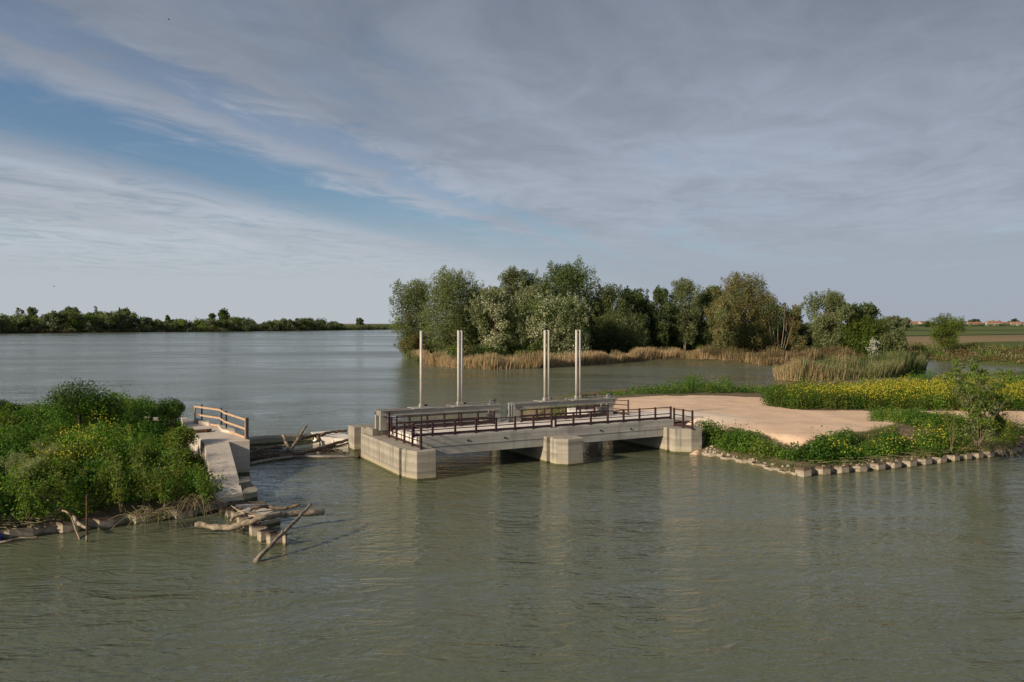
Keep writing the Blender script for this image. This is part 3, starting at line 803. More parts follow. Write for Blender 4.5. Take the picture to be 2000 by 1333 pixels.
# ------------------------------------------------------------------ sheet piles
def pile_run(name, label, line, top, pitch=1.17, depth=.34, jit=.05, flip=1):
    """corrugated wall along a line; each U is a piece of its own"""
    t = thing(name, label, 'retaining wall', (line[0][0], line[0][1], 0))
    pts = []
    for (ax, ay), (bx_, by_) in zip(line[:-1], line[1:]):
        d = math.hypot(bx_ - ax, by_ - ay); n = max(1, round(d / pitch))
        for i in range(n): pts.append((ax + (bx_ - ax) * i / n, ay + (by_ - ay) * i / n, math.atan2(by_ - ay, bx_ - ax), d / n))
    prof = [(0, 0), (.16, -1), (.56, -1), (.72, 0), (1.0, 0)]
    meshes = {}
    for x, y, a, w in pts:
        tp = top(x, y) if callable(top) else top
        key = (round(w, 1), round(tp, 1))
        if key not in meshes:
            q = MB(); th = .07
            front = [(u_ * key[0] * 1.03, v_ * depth * flip) for u_, v_ in prof]
            poly = front + [(u_, v_ + th) for u_, v_ in front[::-1]]
            for i in range(len(front) - 1):
                q.prism([front[i], front[i + 1], (front[i + 1][0], front[i + 1][1] + th), (front[i][0], front[i][1] + th)], -1.0, key[1])
            meshes[key] = q.mesh('sheet_pile', M['pile'])
        link('sheet_pile', meshes[key], t, (x, y, rnd.uniform(-jit, jit)), a)
    return t
cor = P(1555, 931); end = P(1984, 885)
pile_run('sheet_pile_wall', 'corrugated sheet piles along the right bank, rusty at the corner', [cor, P(1700, 919), P(1850, 902), end, P(1995, 862)], lambda x, y: .52 if x < cor[0] + 2.2 else .38)
pile_run('sheet_pile_wall', 'low corrugated sheet piles between the bridge nose and the bank corner', [P(1372, 889), P(1410, 896), P(1470, 909), P(1553, 931)], .22, 1.2, .3, .03)
pile_run('sheet_pile_wall', 'corrugated sheet piles along the front of the weedy island', [P(-160, 1080), P(0, 1054), P(110, 1041), P(250, 1024), P(405, 1004), P(428, 990)], .36, 1.62, .3, .04)
pile_run('sheet_pile_wall', 'short stepped run of sheet piles under the driftwood at the wing wall foot', [P(430, 992), P(470, 1012), P(520, 1052), P(556, 1066)], .42, .85, .42, .05)

# ------------------------------------------------------------------ driftwood
def log(label, pix, r, m='drift', extra=(), wob=.12, n=9, group='driftwood in the channel', r1=.75):
    pts = smoothpath([(*P(px, py, z), z) for px, py, z in pix], 5)
    nn = len(pts); rad = [r * (1 + (r1 - 1) * i / (nn - 1)) * (1 + rnd.uniform(-.12, .12)) for i in range(nn)]
    for p in pts[1:-1]: p += Vector((rnd.uniform(-1, 1), rnd.uniform(-1, 1), rnd.uniform(-1, 1))) * r * .22
    o = MB().tube(pts, rad, n, wob)
    for px_, r_ in extra:
        q = smoothpath([(*P(a, b, z), z) for a, b, z in px_], 4)
        o.tube(q, [r_ * (1 - .6 * i / (len(q) - 1)) for i in range(len(q))], 6, .1)
    return tag(o.build('driftwood_log', M[m], smooth=True), label, 'log', group)
log('long dark log slanting from the boom up to the bridge abutment', [(545, 893, .12), (600, 883, .2), (650, 868, .4), (686, 858, .55)], .13, 'drift_dark')
log('thinner dark log below the long slanting one', [(604, 882.5, .05), (640, 877, .15), (686, 864, .4)], .09, 'drift_dark')
log('thin pale stick lying over the dark logs near the abutment', [(625, 880, .08), (655, 875, .2), (686, 868, .3)], .035)
log('broken stick floating by the abutment corner', [(640, 877, .04), (672, 886, .04)], .04, 'drift_dark')
log('log with a torn root clump lying across the sill', [(584, 857, .5), (620, 850, .55), (650, 844, .62), (677, 842, .62)], .12, 'drift_dark',
    [([(618, 851, .5), (622, 858, .35), (617, 864, .2)], .16), ([(624, 850, .5), (630, 857, .35), (633, 864, .15)], .12), ([(612, 851, .5), (612, 859, .3)], .09), ([(626, 849, .6), (634, 846, .8)], .07)])
log('forked bare branch standing out of the debris', [(568, 884, .05), (562, 872, .3), (557, 862, .55), (553, 850, .9)], .12, 'drift',
    [([(566, 881, .1), (576, 868, .4), (586, 852, .85), (593, 840, 1.15), (599, 832, 1.35)], .13), ([(588, 853, .8), (597, 849, .9), (606, 841, 1.1)], .05),
     ([(556, 858, .65), (550, 851, .85)], .06), ([(580, 862, .55), (580, 852, .8), (582, 844, 1.0)], .04), ([(570, 876, .2), (576, 866, .42), (571, 857, .6)], .04), ([(592, 842, 1.1), (587, 839, 1.2)], .05)])
log('straight log floating flat in front of the sill', [(486, 876.5, .05), (520, 875, .05), (551, 874, .06)], .09)
log('thick pale driftwood trunk lying over the pile blocks', [(383, 1025, .12), (420, 1030, .16), (450, 1030, .22), (490, 1019, .5), (520, 1010, .62), (566, 1004, .55), (600, 1003, .5), (631, 1001, .45)], .112, 'drift', [([(544, 1006, .6), (546, 1000, .72)], .06)], r1=1.05)
log('slim forked pole leaning across the thick trunk into the water', [(497, 1099, .0), (530, 1064, .4), (555, 1040, .62), (585, 1010, .9), (607, 985, 1.1)], .085, 'drift', [([(552, 1043, .6), (551, 1036, .75)], .05), ([(500, 1095, .05), (496, 1090, .12)], .05)], r1=.6)
log('crooked dark log behind the thick pale trunk', [(488, 995, .5), (505, 991, .55), (523, 990, .5), (540, 993, .45), (555, 993, .45), (570, 990, .5), (584, 985, .6)], .085, 'drift_dark')
log('dark branch lying on the foot of the wing wall', [(400, 1000, .3), (440, 989, .45), (460, 983, .55), (480, 983, .5), (521, 982, .5)], .055, 'drift_dark', [([(455, 985, .5), (440, 998, .4), (405, 1008, .25)], .03)])
log('bleached forked root lying on the pile blocks', [(450, 1018, .35), (462, 1008, .5), (480, 1003, .58), (505, 1007, .5), (520, 1012, .45)], .06, 'drift', [([(478, 1004, .6), (462, 995, .65), (452, 988, .6)], .05), ([(490, 1004, .55), (500, 997, .65)], .04)])
log('bent white branch arching out of the island shore', [(114, 996, .7), (130, 1000, .85), (140, 1012, .6), (148, 1035, .2), (156, 1055, -.02)], .035, 'bark_pale', group='driftwood on the island shore')
log('bleached log end resting on the island piles', [(143, 1010, .55), (150, 1020, .42), (160, 1027, .36), (173, 1033, .30)], .07, group='driftwood on the island shore')
log('thin log floating against the island corner', [(-40, 1062, .05), (10, 1058, .08), (40, 1052, .1), (75, 1050, .08)], .05, group='driftwood on the island shore')
log('long floating branch beyond the yellow flowers', [(1842, 733, .1), (1880, 731, .15), (1920, 727, .3), (1960, 733, .15), (2010, 733, .12)], .22, 'drift', [([(1900, 730, .2), (1925, 722, .8)], .1), ([(1940, 729, .2), (1975, 727, .5)], .1)], group='driftwood in the lagoon')

log('pale log wedged along the foot of the sill', [(500, 880, .1), (540, 872, .25), (585, 868, .35), (625, 862, .4)], .075)
log('dark half-sunk log beside the boom', [(500, 897, .05), (545, 888, .1), (596, 884, .12)], .085, 'drift_dark')
log('short broken log on the debris mat', [(515, 889, .12), (556, 883, .18)], .06)

def boom():
    a = smoothpath([(*P(488, 906, .08), .08), (*P(525, 898.5, .1), .1), (*P(572, 892.5, .1), .1)], 4)
    b = [(*P(574, 892.5, .1), .1), (*P(640, 892, .1), .1), (*P(699, 893, .1), .1)]
    t = thing('floating_boom', 'floating pipe boom holding the driftwood back between the abutments', 'boom', a[0])
    MB().tube(a, .085, 10).build('pipe', M['pipe'], t, smooth=True)
    MB().tube(b, .075, 10).build('pipe', M['pipe'], t, smooth=True)
    x, y = P(700, 892, .1); MB().box((x + .05, y, .25), (.06, .09, .28)).build('anchor_bracket', M['rust'], t)
boom()

def debris(name, label, poly, n, ln, m, z=.04, thick=.03, hmax=.12):
    q = MB(); pts = inside_pts(poly, n)
    for x, y in pts:
        a = rnd.gauss(0, .6); l_ = ln * rnd.uniform(.4, 1.3); zz = z + rnd.uniform(0, hmax)
        p = Vector((x, y, zz)); d = Vector((math.cos(a), math.sin(a), rnd.uniform(-.12, .12))) * l_ / 2
        q.tube([p - d, p + d], thick * rnd.uniform(.4, 1.3), 4)
    return tag(q.build(name, m), label, kind='stuff')
debris('wood_debris', 'mat of sticks caught behind the boom', [P(488, 901), P(525, 898), P(565, 892), P(572, 886), P(540, 884.5), P(500, 886), P(488, 889)], 500, .5, M['debris'])
debris('wood_debris', 'sticks floating by the slab', [P(625, 884), P(672, 888), P(680, 882), P(640, 879)], 40, .5, M['debris'], .01, .02, .05)
debris('twig_litter', 'washed-up sticks on the island shore', [P(-60, 1064), P(60, 1050), P(110, 1041), P(100, 1032), P(-60, 1040)], 150, .8, M['twig'], .25, .018, .35)
debris('twig_litter', 'sticks on the right bank', up((1480, 900), (1560, 920), (1700, 908), (1850, 892), (1960, 878), (1960, 872), (1700, 896), (1560, 910), z=.4), 110, .6, M['twig'], .52, .012, .12)
debris('twig_litter', 'washed-up reeds along the lagoon', up((1850, 732), (2050, 735), (2050, 731), (1850, 729)), 160, 1.6, M['twig'], .02, .05, .25)

def pole():
    x, y = P(169.5, 1059); t = thing('mooring_pole', 'thin rusty pole standing in the water before the island', 'pole', (x, y, 0))
    MB().tube([(x, y, .24), (x, y, 1.72)], .034, 8).build('shaft', M['rust'], t)
    MB().tube([(x, y, -.5), (x, y, .24)], .036, 8).build('bleached_foot', M['pile'], t)
pole()
def drum():
    x, y = P(-21, 1062); y += .1
    t = thing('plastic_drum', 'blue plastic drum floating at the island corner', 'drum', (x, y, 0))
    MB().tube([(x - .45, y + .1, .18), (x - .42, y + .09, .18), (x + .28, y - .05, .2), (x + .31, y - .06, .2)], [.15, .21, .21, .15], 14).build('body', M['blue'], t, smooth=True)
    for k in (.3, .66): MB().tube([(x - .45 + .76 * k - .02, y + .1 - .16 * k, .19), (x - .45 + .76 * k + .02, y + .1 - .16 * k, .19)], .222, 14).build('hoop', M['blue'], t)
drum()

def bird(label, px, py, y, sz):
    x, z = X_at(px, y), Z_at(py, y)
    t = thing('bird', label, 'bird', (x, y, z), 'birds in the sky')
    b = MB().tube([(x - .5 * sz, y, z), (x - .2 * sz, y, z + .04 * sz), (x + .2 * sz, y, z + .03 * sz), (x + .55 * sz, y, z - .02 * sz)], [.03 * sz, .11 * sz, .1 * sz, .02 * sz], 8)
    for sg in (-1, 1):
        p = [(x + .18 * sz, y, z), (x - .15 * sz, y, z), (x - .2 * sz, y + sg * .5 * sz, z + .32 * sz), (x + .12 * sz, y + sg * .45 * sz, z + .34 * sz), (x - .3 * sz, y + sg * .95 * sz, z + .2 * sz)]
        p2 = [(a, b_, c + .02 * sz) for a, b_, c in p]
        b.add(p + p2, [(0, 1, 2, 3), (3, 2, 4), (8, 7, 6, 5), (8, 9, 7), (0, 3, 8, 5), (1, 6, 7, 2), (2, 7, 9, 4), (3, 4, 9, 8)])
    b.build('body', M['black'], t)
bird('small dark bird high in the upper left sky', 330, 39, 70, .22)
bird('small dark bird low over the far left treeline', 106, 560, 90, .22)

# ------------------------------------------------------------------ vegetation
class Leaves:
    def __init__(s): s.v = []; s.m = []; s.t = []
    def add(s, v, mi, tint):
        s.v.append(v); n = len(v) // 4
        s.m.append(np.full(n, mi)); s.t.append(np.broadcast_to(np.clip(tint, 0, 1), (n,)).astype(float))
    def clump(s, c, r, n, ln, wd, mi=0, tint=.5, up_=.25, spread=.22, fill=.5, hemi=False, axis_up=0.0):
        """leaves through the volume of an ellipsoid, denser near its skin"""
        d = unit(rng.normal(size=(n, 3)))
        if hemi: d[:, 2] = np.abs(d[:, 2])
        rad = rng.uniform(0, 1, n) ** fill
        p = np.asarray(c) + d * rad[:, None] * np.asarray(r)
        nr = unit(d * .8 + rng.normal(size=(n, 3)) * .7 + np.array([0, 0, up_]))
        ax = None
        if axis_up: ax = unit(np.cross(nr, np.cross(rng.normal(size=(n, 3)) * .6 + np.array([0, 0, axis_up]), nr)) + 1e-6)
        L_ = ln * rng.uniform(.6, 1.35, n)
        s.add(leaf_verts(p, nr, L_, wd * rng.uniform(.7, 1.3, n), ax), mi, tint + rng.normal(size=n) * spread)
        return p, d
    def blades(s, base, h, w, lean, mi=0, tint=.5, spread=.2):
        s.add(blade_verts(base, h, w, lean), mi, tint + rng.normal(size=len(base)) * spread)
    def build(s, name, mats, parent=None, kind=None, label=None):
        v = np.concatenate(s.v)
        if parent is not None: og = tuple(org(parent))
        else: og = tuple(v[0])
        me = np_mesh(name, v, 4, mats, np.concatenate(s.m), np.concatenate(s.t), og)
        o = link(name, me, parent)
        if parent is None: o.location = og
        return tag(o, label, kind=kind)

def spaced(poly, r, tries=4000, seedpts=()):
    pts = inside_pts(poly, tries); keep = []
    cell = {}
    for x, y in pts:
        i, j = int(x // r), int(y // r)
        if all((x - a) ** 2 + (y - b) ** 2 > r * r for di in (-1, 0, 1) for dj in (-1, 0, 1) for a, b in cell.get((i + di, j + dj), ())):
            cell.setdefault((i, j), []).append((x, y)); keep.append((x, y))
    return keep

def weeds(name, label, poly, hs, spacing, r, h, leaves, ln, wd, mats, flower=0.0, fmat=None, fpatch=None, hmod=None, tries=5000, stalks=True, even=False, fzmin=.12, fsz=1.0):
    lv = Leaves(); fi = len(mats)
    for x, y in spaced(poly, spacing, tries):
        z = float(hs(np.array([x]), np.array([y]))[0])
        if z < .05: continue
        k = float(vnoise(np.array([x]), np.array([y]), .45, 6)[0])
        hh = h * (rnd.uniform(.8, 1.2) * (.75 + .5 * k) if even else rnd.uniform(.5, 1.35) * (.3 + 1.35 * k)); rr = r * rnd.uniform(.75, 1.3)
        if hmod: hh *= hmod(x, y)
        if hh < .08: continue
        mi = rnd.choices(range(len(mats)), [3] + [1] * (len(mats) - 1))[0]
        ti = rnd.uniform(.25, .75)
        n = int(leaves * rnd.uniform(.7, 1.3) * (rr / r) ** 1.5 * max(.35, hh / h))
        lv.clump((x, y, z + hh * .35), (rr, rr, hh * .65), n, ln, wd, mi, ti, fill=.38)
        if stalks:
            ns = max(2, n // 110); a = rng.uniform(0, 6.28, ns); q = rng.uniform(0, rr * .8, ns)
            b = np.stack([x + np.cos(a) * q, y + np.sin(a) * q, np.full(ns, z + hh * .3)], 1)
            for p in b:   # leafy tips that break the dome's outline
                tip = p + np.array([rnd.gauss(0, .1), rnd.gauss(0, .1), hh * rnd.uniform(.55, 1.0)])
                m_ = 7; f_ = rng.uniform(.2, 1, m_)[:, None]
                pp = p + (tip - p) * f_ + rng.normal(size=(m_, 3)) * ln * .45
                lv.add(leaf_verts(pp, unit(rng.normal(size=(m_, 3)) + [0, 0, .4]), ln * rng.uniform(.5, 1.1, m_), wd * rng.uniform(.6, 1.1, m_)), mi, ti + .1 + rng.normal(size=m_) * .15)
        fl = flower * (fpatch(x, y) if fpatch else 1.0)
        if fl > 0.02:
            m_ = int(n * fl)
            if m_ > 2:
                d = unit(rng.normal(size=(m_, 3))); d[:, 2] = np.abs(d[:, 2]) * 1.2
                d[:, 2] = np.maximum(d[:, 2], rng.uniform(fzmin, fzmin + .45, m_))
                p = np.array([x, y, z + hh * .38]) + d * np.array([rr, rr, hh * .72]) * rng.uniform(.82, 1.12, m_)[:, None]
                lv.add(leaf_verts(p, unit(d * .6 + rng.normal(size=(m_, 3)) * .6), np.full(m_, ln * .62 * fsz), np.full(m_, ln * .5 * fsz)), fi, rng.uniform(0, 1, m_))
    return lv.build(name, mats + ([fmat] if fmat else []), kind='stuff', label=label)

def gauss(cx, cy, r): return lambda x, y: math.exp(-((x - cx) ** 2 + (y - cy) ** 2) / (r * r))

# --- island weeds
W = [M['weed'], M['weed_olive'], M['mustard']]
f1 = P(140, 868, 2.5); f2 = P(350, 908, 1.9); f3 = P(105, 885, 2.5); f4 = P(346, 876, 1.9)
g1, g2, g3, g4 = gauss(*f1, 1.35), gauss(*f2, 1.3), gauss(*f3, 1.0), gauss(*f4, 1.3)
sand_c = P(10, 853, 1.5)
rampl = [P(400, 865, 1.8), P(422, 983, .12)]
isl_in = up((-120, 1052), (0, 1036), (110, 1019), (250, 1000), (395, 985), z=.5) + [P(412, 976, .15), P(392, 866, 1.7)] + up((352, 832), (330, 822), (150, 822), (0, 826), (-300, 832), z=1.0)
weeds('island_weeds', 'dense green weeds with yellow blossom covering the island', isl_in, isl_hs, 1.08, .96, 1.22, 1050, .135, .078, W, .30, M['flower'],
      lambda x, y: min(1, g1(x, y) + g2(x, y) + .6 * g3(x, y) + .7 * g4(x, y)),
      lambda x, y: (.50 + .50 * min(1, max(0, float(dist_line(rampl, np.array([x]), np.array([y]))[0]) - .6) / 2.6)) * (1 - .92 * min(1, 1.3 * gauss(*sand_c, 2.2)(x, y))) * min(1, .45 + .55 * max(0, (sdf(isl, np.array([x]), np.array([y]))[0] - .6) / 1.8)), tries=9000, fsz=.8)

def shrub(name, label, px, py, z0, rx, h, n, ln, wd, mats, tint=.45, clumps=14, stems=5, cat='shrub', group=None, bark='bark', flower=0):
    x, y = P(px, py, z0)
    t = thing(name, label, cat, (x, y, z0), group)
    lv = Leaves(); sk = MB()
    for i in range(clumps):
        a = rnd.uniform(0, 6.28); q = rx * math.sqrt(rnd.uniform(0, 1)) * .72
        zz = h * (.30 + .48 * (1 - (q / rx) ** 2) * rnd.uniform(.55, 1.25))
        c = (x + math.cos(a) * q, y + math.sin(a) * q, z0 + zz); rr = rx * rnd.uniform(.28, .45)
        lv.clump(c, (rr, rr, rr * .8 * min(1.2, h / rx)), n // clumps, ln, wd, rnd.randrange(len(mats)), tint + rnd.uniform(-.18, .18), fill=.4)
        if i < stems: sk.tube(smoothpath([(x + rnd.uniform(-.15, .15) * rx, y + rnd.uniform(-.15, .15) * rx, z0 - .1), (x + (c[0] - x) * .5, y + (c[1] - y) * .5, z0 + zz * .4), c], 3), [.03 * rx] * 6 + [.012 * rx], 5)
    lv.build('foliage', mats, t); sk.build('stem', M[bark], t, smooth=True)
    return t
shrub('round_shrub', 'biggest round dark green shrub rising over the island weeds', 160, 862, 1.3, 2.35, 3.3, 9500, .13, .07, [M['weed'], M['dark_leaf']], .5, 26)
shrub('round_shrub', 'dark green shrub on the island beside the wooden railing', 336, 838, 1.5, 1.25, 1.9, 4200, .12, .06, [M['weed'], M['dark_leaf']], .42, 16)
shrub('leafy_shrub', 'bright olive shrub beside the top of the wing wall', 350, 886, 1.3, .95, 1.35, 4200, .12, .055, [M['weed_olive'], M['mustard']], .55, 16)
shrub('leafy_shrub', 'pointed dark shrub on the far left rim of the island', 82, 846, 1.2, 1.0, 2.0, 2400, .13, .06, [M['weed'], M['dark_leaf']], .4, 12)
shrub('leafy_shrub', 'pale sapling tuft in the middle of the island weeds', 252, 880, 1.5, .5, 1.3, 700, .12, .06, [M['weed_olive']], .9, 7)
shrub('leafy_shrub', 'dark shrub cut off by the left edge of the picture', 5, 838, 1.2, 1.3, 2.0, 3000, .13, .06, [M['weed'], M['dark_leaf']], .45, 14)

def feathery(label, px, py, z0, h, n, tint):
    x, y = P(px, py, z0); t = thing('feathery_shrub', label, 'shrub', (x, y, z0))
    lv = Leaves(); sk = MB()
    for i in range(16):
        a = rnd.uniform(-.5, 2.2); l_ = h * rnd.uniform(.7, 1.15)
        q = smoothpath([(x, y, z0), (x + math.cos(a) * l_ * .3, y + math.sin(a) * l_ * .3 - .1, z0 + l_ * .6), (x + math.cos(a) * l_ * .75, y + math.sin(a) * l_ * .5 - .3, z0 + l_ * .78)], 5)
        sk.tube(q, .012, 4)
        for p in q[4:]:
            k = n // 100; pp = np.array(p) + rng.normal(size=(k, 3)) * .09
            lv.add(leaf_verts(pp, unit(rng.normal(size=(k, 3))), .13 * rng.uniform(.6, 1.3, k), np.full(k, .018)), 0, tint + rng.normal(size=k) * .15)
    lv.build('foliage', [M['willow']], t); sk.build('stem', M['twig'], t)
feathery('feathery grey-green shrub drooping at the left end of the island', 22, 965, 1.2, 1.7, 2600, .95)
feathery('feathery grey-green shrub in the middle of the island slope', 80, 915, 1.5, 1.2, 1800, .8)

def sapling(label, px, py, z0, h, nst, n, mats, group, lean=.42, ln=.14, tint=.6, rad=.011):
    x, y = P(px, py, z0); t = thing('willow_sapling', label, 'sapling', (x, y, z0), group)
    lv = Leaves(); sk = MB()
    for i in range(nst):
        a = rnd.uniform(0, 6.28); l_ = h * rnd.uniform(.6, 1.1); e = lean * rnd.uniform(.2, 1.2)
        q = smoothpath([(x + rnd.gauss(0, .08), y + rnd.gauss(0, .08), z0 - .05), (x + math.cos(a) * l_ * e * .4, y + math.sin(a) * l_ * e * .4, z0 + l_ * .5), (x + math.cos(a) * l_ * e, y + math.sin(a) * l_ * e, z0 + l_)], 6)
        sk.tube(q, [rad * (1 - .6 * j / (len(q) - 1)) for j in range(len(q))], 4)
        k = n // nst; f_ = rng.uniform(.3, 1.02, k) * (len(q) - 1.01); i0 = f_.astype(int); fr = (f_ - i0)[:, None]
        A = np.array([list(p) for p in q]); pp = A[i0] * (1 - fr) + A[np.minimum(i0 + 1, len(q) - 1)] * fr + rng.normal(size=(k, 3)) * np.array([.11, .11, .08]) * (h / 1.4) ** .5
        lv.add(leaf_verts(pp, unit(rng.normal(size=(k, 3)) + [0, 0, .3]), ln * rng.uniform(.6, 1.3, k), ln * .42 * rng.uniform(.7, 1.2, k)), rnd.randrange(len(mats)), tint + rng.normal(size=k) * .2)
    lv.build('foliage', mats, t); sk.build('stem', M['twig'], t)
    return t
sp = [(55, 1010), (95, 1006), (128, 985), (150, 990), (195, 985), (215, 968), (238, 990), (262, 965), (285, 985), (300, 972), (322, 985), (345, 972), (368, 980), (388, 968), (405, 985), (20, 1000), (180, 960), (335, 950), (250, 945)]
ORD = 'first second third fourth fifth sixth seventh eighth ninth tenth eleventh twelfth thirteenth fourteenth fifteenth sixteenth seventeenth eighteenth nineteenth'.split()
for i, (px, py) in enumerate(sorted(sp)):
    sapling('thin-stemmed willow sapling on the island shore, ' + ORD[i] + ' from the left', px, py + 8, .5, rnd.uniform(1.3, 2.3), 6, 620, [M['weed_olive'], M['mustard'], M['weed']], 'willow saplings along the island shore')
def dry_brush(label, px, py, z0, w, n, h=.9):
    x, y = P(px, py, z0); t = thing('dead_brush', label, 'brush', (x, y, z0)); q = MB()
    for i in range(n):
        a = rnd.uniform(0, 6.28); l_ = w * rnd.uniform(.4, 1.1)
        b = (x + rnd.gauss(0, w * .25), y + rnd.gauss(0, w * .15), z0 + rnd.uniform(-.1, .1))
        q.tube(smoothpath([b, (b[0] + math.cos(a) * l_ * .5, b[1] + math.sin(a) * l_ * .3 - .1, b[2] + h * rnd.uniform(.1, .6)), (b[0] + math.cos(a) * l_, b[1] + math.sin(a) * l_ * .6 - .2, max(.02, b[2] + rnd.uniform(-.5, .5)))], 3), .009, 4)
    q.build('twigs', M['twig'], t)
dry_brush('tangle of dead twigs hanging over the island piles into the water', 300, 1012, .45, 1.2, 70, .6)
dry_brush('grey dead brush at the wing wall end of the island shore', 385, 985, .6, 1.0, 80, .9)
dry_brush('dead brush on the far right end of the sheet-pile bank', 1945, 878, .6, 1.4, 70, 1.0)

# --- right bank
bank = up((1376, 868), (1440, 884), (1520, 897), (1600, 904), (1660, 902), (1720, 892), (1800, 884), (1850, 880), z=.32) + up((1850, 862), (1790, 856), (1720, 852), (1690, 856), (1655, 858), (1640, 858), (1615, 866), (1560, 872), (1500, 860), (1440, 849), (1400, 842), (1374, 836), z=1.2)
fa, fb, fc = P(1700, 872, 1.4), P(1805, 848, 1.6), P(1590, 890, 1.2)
weeds('bank_weeds', 'dark leafy weeds with a few yellow blossoms along the right bank', bank, pen_hs, .58, .78, 1.2, 600, .15, .08, [M['weed'], M['weed'], M['weed_olive']], .10, M['flower'],
      lambda x, y: min(1, gauss(*fa, 2.2)(x, y) + 1.6 * gauss(*fb, 1.8)(x, y) + .4 * gauss(*fc, 2)(x, y)), tries=7000)
strip = up((1706, 822), (1760, 826), (1800, 832), (1860, 836), (1900, 836), (1880, 818), (1800, 814), (1720, 812), z=1.5)
weeds('bank_weeds', 'low green strip between the gravel yard and the path', strip, pen_hs, .55, .55, .55, 200, .13, .06, [M['weed'], M['weed_olive']], tries=4000)
strip2 = up((1790, 862), (1850, 872), (1960, 868), (1980, 850), (2080, 838), (2300, 840), (2300, 822), (2000, 818), (1880, 824), (1800, 842), z=1.4)
weeds('bank_weeds', 'olive weeds under the saplings on the right bank', strip2, pen_hs, .7, .7, .8, 220, .14, .06, [M['weed_olive'], M['weed'], M['mustard']], .05, M['flower'], tries=5000)
hedge = up((1500, 793), (1560, 800), (1700, 802.5), (1860, 801.5), (1985, 801), (2300, 805), (2300, 772), (1900, 768), (1700, 775), (1600, 775), (1515, 772), z=1.42)
weeds('flowering_mustard', 'tall bank of wild mustard in full yellow bloom behind the gravel', hedge, pen_hs, .66, .74, 1.22, 400, .14, .065, [M['mustard'], M['weed'], M['weed']], .13, M['flower'],
      lambda x, y: min(1, .08 + max(0, (X_at(0, 0) + (x / y * F + 1000) - 1520) / 190)) * (.5 + 1.0 * float(vnoise(np.array([x]), np.array([y]), .5, 21)[0])), tries=9000, even=True, fzmin=.42)
rim = up((1150, 779), (1220, 777), (1300, 774.5), (1400, 774), (1500, 775), (1500, 768), (1380, 769), (1300, 769), (1200, 772), z=1.2)
weeds('rim_weeds', 'low weeds on the lagoon rim of the gravel', rim, pen_hs, .8, .7, .75, 140, .18, .07, [M['weed'], M['weed_olive']], tries=4000,
      hmod=lambda x, y: .35 + 1.1 * gauss(*P(1375, 772, 1.2), 5.0)(x, y))
rim2 = up((1020, 812), (1110, 818), (1180, 800), (1150, 790), (1050, 800), z=.9)
weeds('rim_weeds', 'weeds on the bank seen through the right railings', rim2, pen_hs, .8, .7, .5, 130, .15, .06, [M['weed_olive'], M['mustard'], M['weed']], tries=2500)
rim3 = up((1840, 765), (2300, 768), (2500, 752), (2000, 744), (1870, 752), (1700, 764), (1560, 768), (1560, 773), (1700, 772), z=1.0)
weeds('rim_weeds', 'bluish weeds behind the mustard along the lagoon', rim3, pen_hs, 1.0, .9, .9, 150, .18, .07, [M['weed'], M['willow']], tries=4000)

def grass_tufts(name, label, poly, hs, n, h, w, m, tint=.5, lean=.25):
    p = inside_pts(poly, n); z = hs(p[:, 0], p[:, 1]); ok = z > .05; p, z = p[ok], z[ok]; k = len(p)
    lv = Leaves(); hh = h * rng.uniform(.4, 1.2, k) * (.5 + vnoise(p[:, 0], p[:, 1], .7, 31))
    lv.blades(np.column_stack([p, z - .03]), hh, np.full(k, w), rng.normal(size=(k, 2)) * lean, 0, tint)
    return lv.build(name, [m], kind='stuff', label=label)
grass_tufts('bank_grass', 'thin grass on the right bank slope', up((1440, 896), (1555, 920), (1700, 908), (1850, 893), (1975, 880), (1975, 862), (1850, 872), (1700, 892), (1560, 910), (1440, 884), z=.35), pen_hs, 4500, .28, .02, M['grass'])
grass_tufts('bank_grass', 'long grass round the saplings', up((1780, 868), (1860, 876), (1965, 872), (1975, 852), (1880, 840), (1800, 846), z=1.2), pen_hs, 9000, .75, .022, M['grass'], .6)
grass_tufts('yard_grass', 'grass edging the gravel yard', up((1370, 838), (1440, 838), (1500, 850), (1560, 862), (1615, 856), (1690, 848), (1760, 850), (1750, 832), (1690, 843), (1615, 851), (1560, 858), (1500, 846), (1440, 834), (1370, 834), z=1.45), pen_hs, 3500, .35, .02, M['grass'], .7)
grass_tufts('island_grass', 'long grass among the island weeds', isl_in, isl_hs, 3500, .6, .022, M['grass'], .45)

def stones(name, label, poly, hs, n, r0, r1):
    q = MB(); pts = inside_pts(poly, n); z = hs(pts[:, 0], pts[:, 1])
    for (x, y), zz in zip(pts, z):
        r = rnd.uniform(r0, r1); a = rnd.uniform(0, 6.28); v = []
        for k in range(6): v.append((x + math.cos(a + k * 1.05) * r * rnd.uniform(.7, 1.2), y + math.sin(a + k * 1.05) * r * rnd.uniform(.6, 1.1), zz - r * .2))
        tp = [(x + (p[0] - x) * .55, y + (p[1] - y) * .55, zz + r * rnd.uniform(.35, .8)) for p in v]
        q.add(v + tp, [(11, 10, 9, 8, 7, 6)[::-1]] + [(k, (k + 1) % 6, 6 + (k + 1) % 6, 6 + k) for k in range(6)])
    return tag(q.build(name, M['stone']), label, kind='stuff')
stones('bank_stones', 'stones on the right bank slope', up((1372, 884), (1460, 900), (1555, 922), (1700, 910), (1850, 894), (1975, 880), (1970, 868), (1850, 878), (1700, 898), (1560, 912), (1440, 888), (1375, 870), z=.3), pen_hs, 520, .03, .12)
stones('shore_stones', 'rubble on the far right shore', up((1985, 858), (2100, 852), (2100, 842), (1990, 846), z=.5), pen_hs, 120, .05, .2)

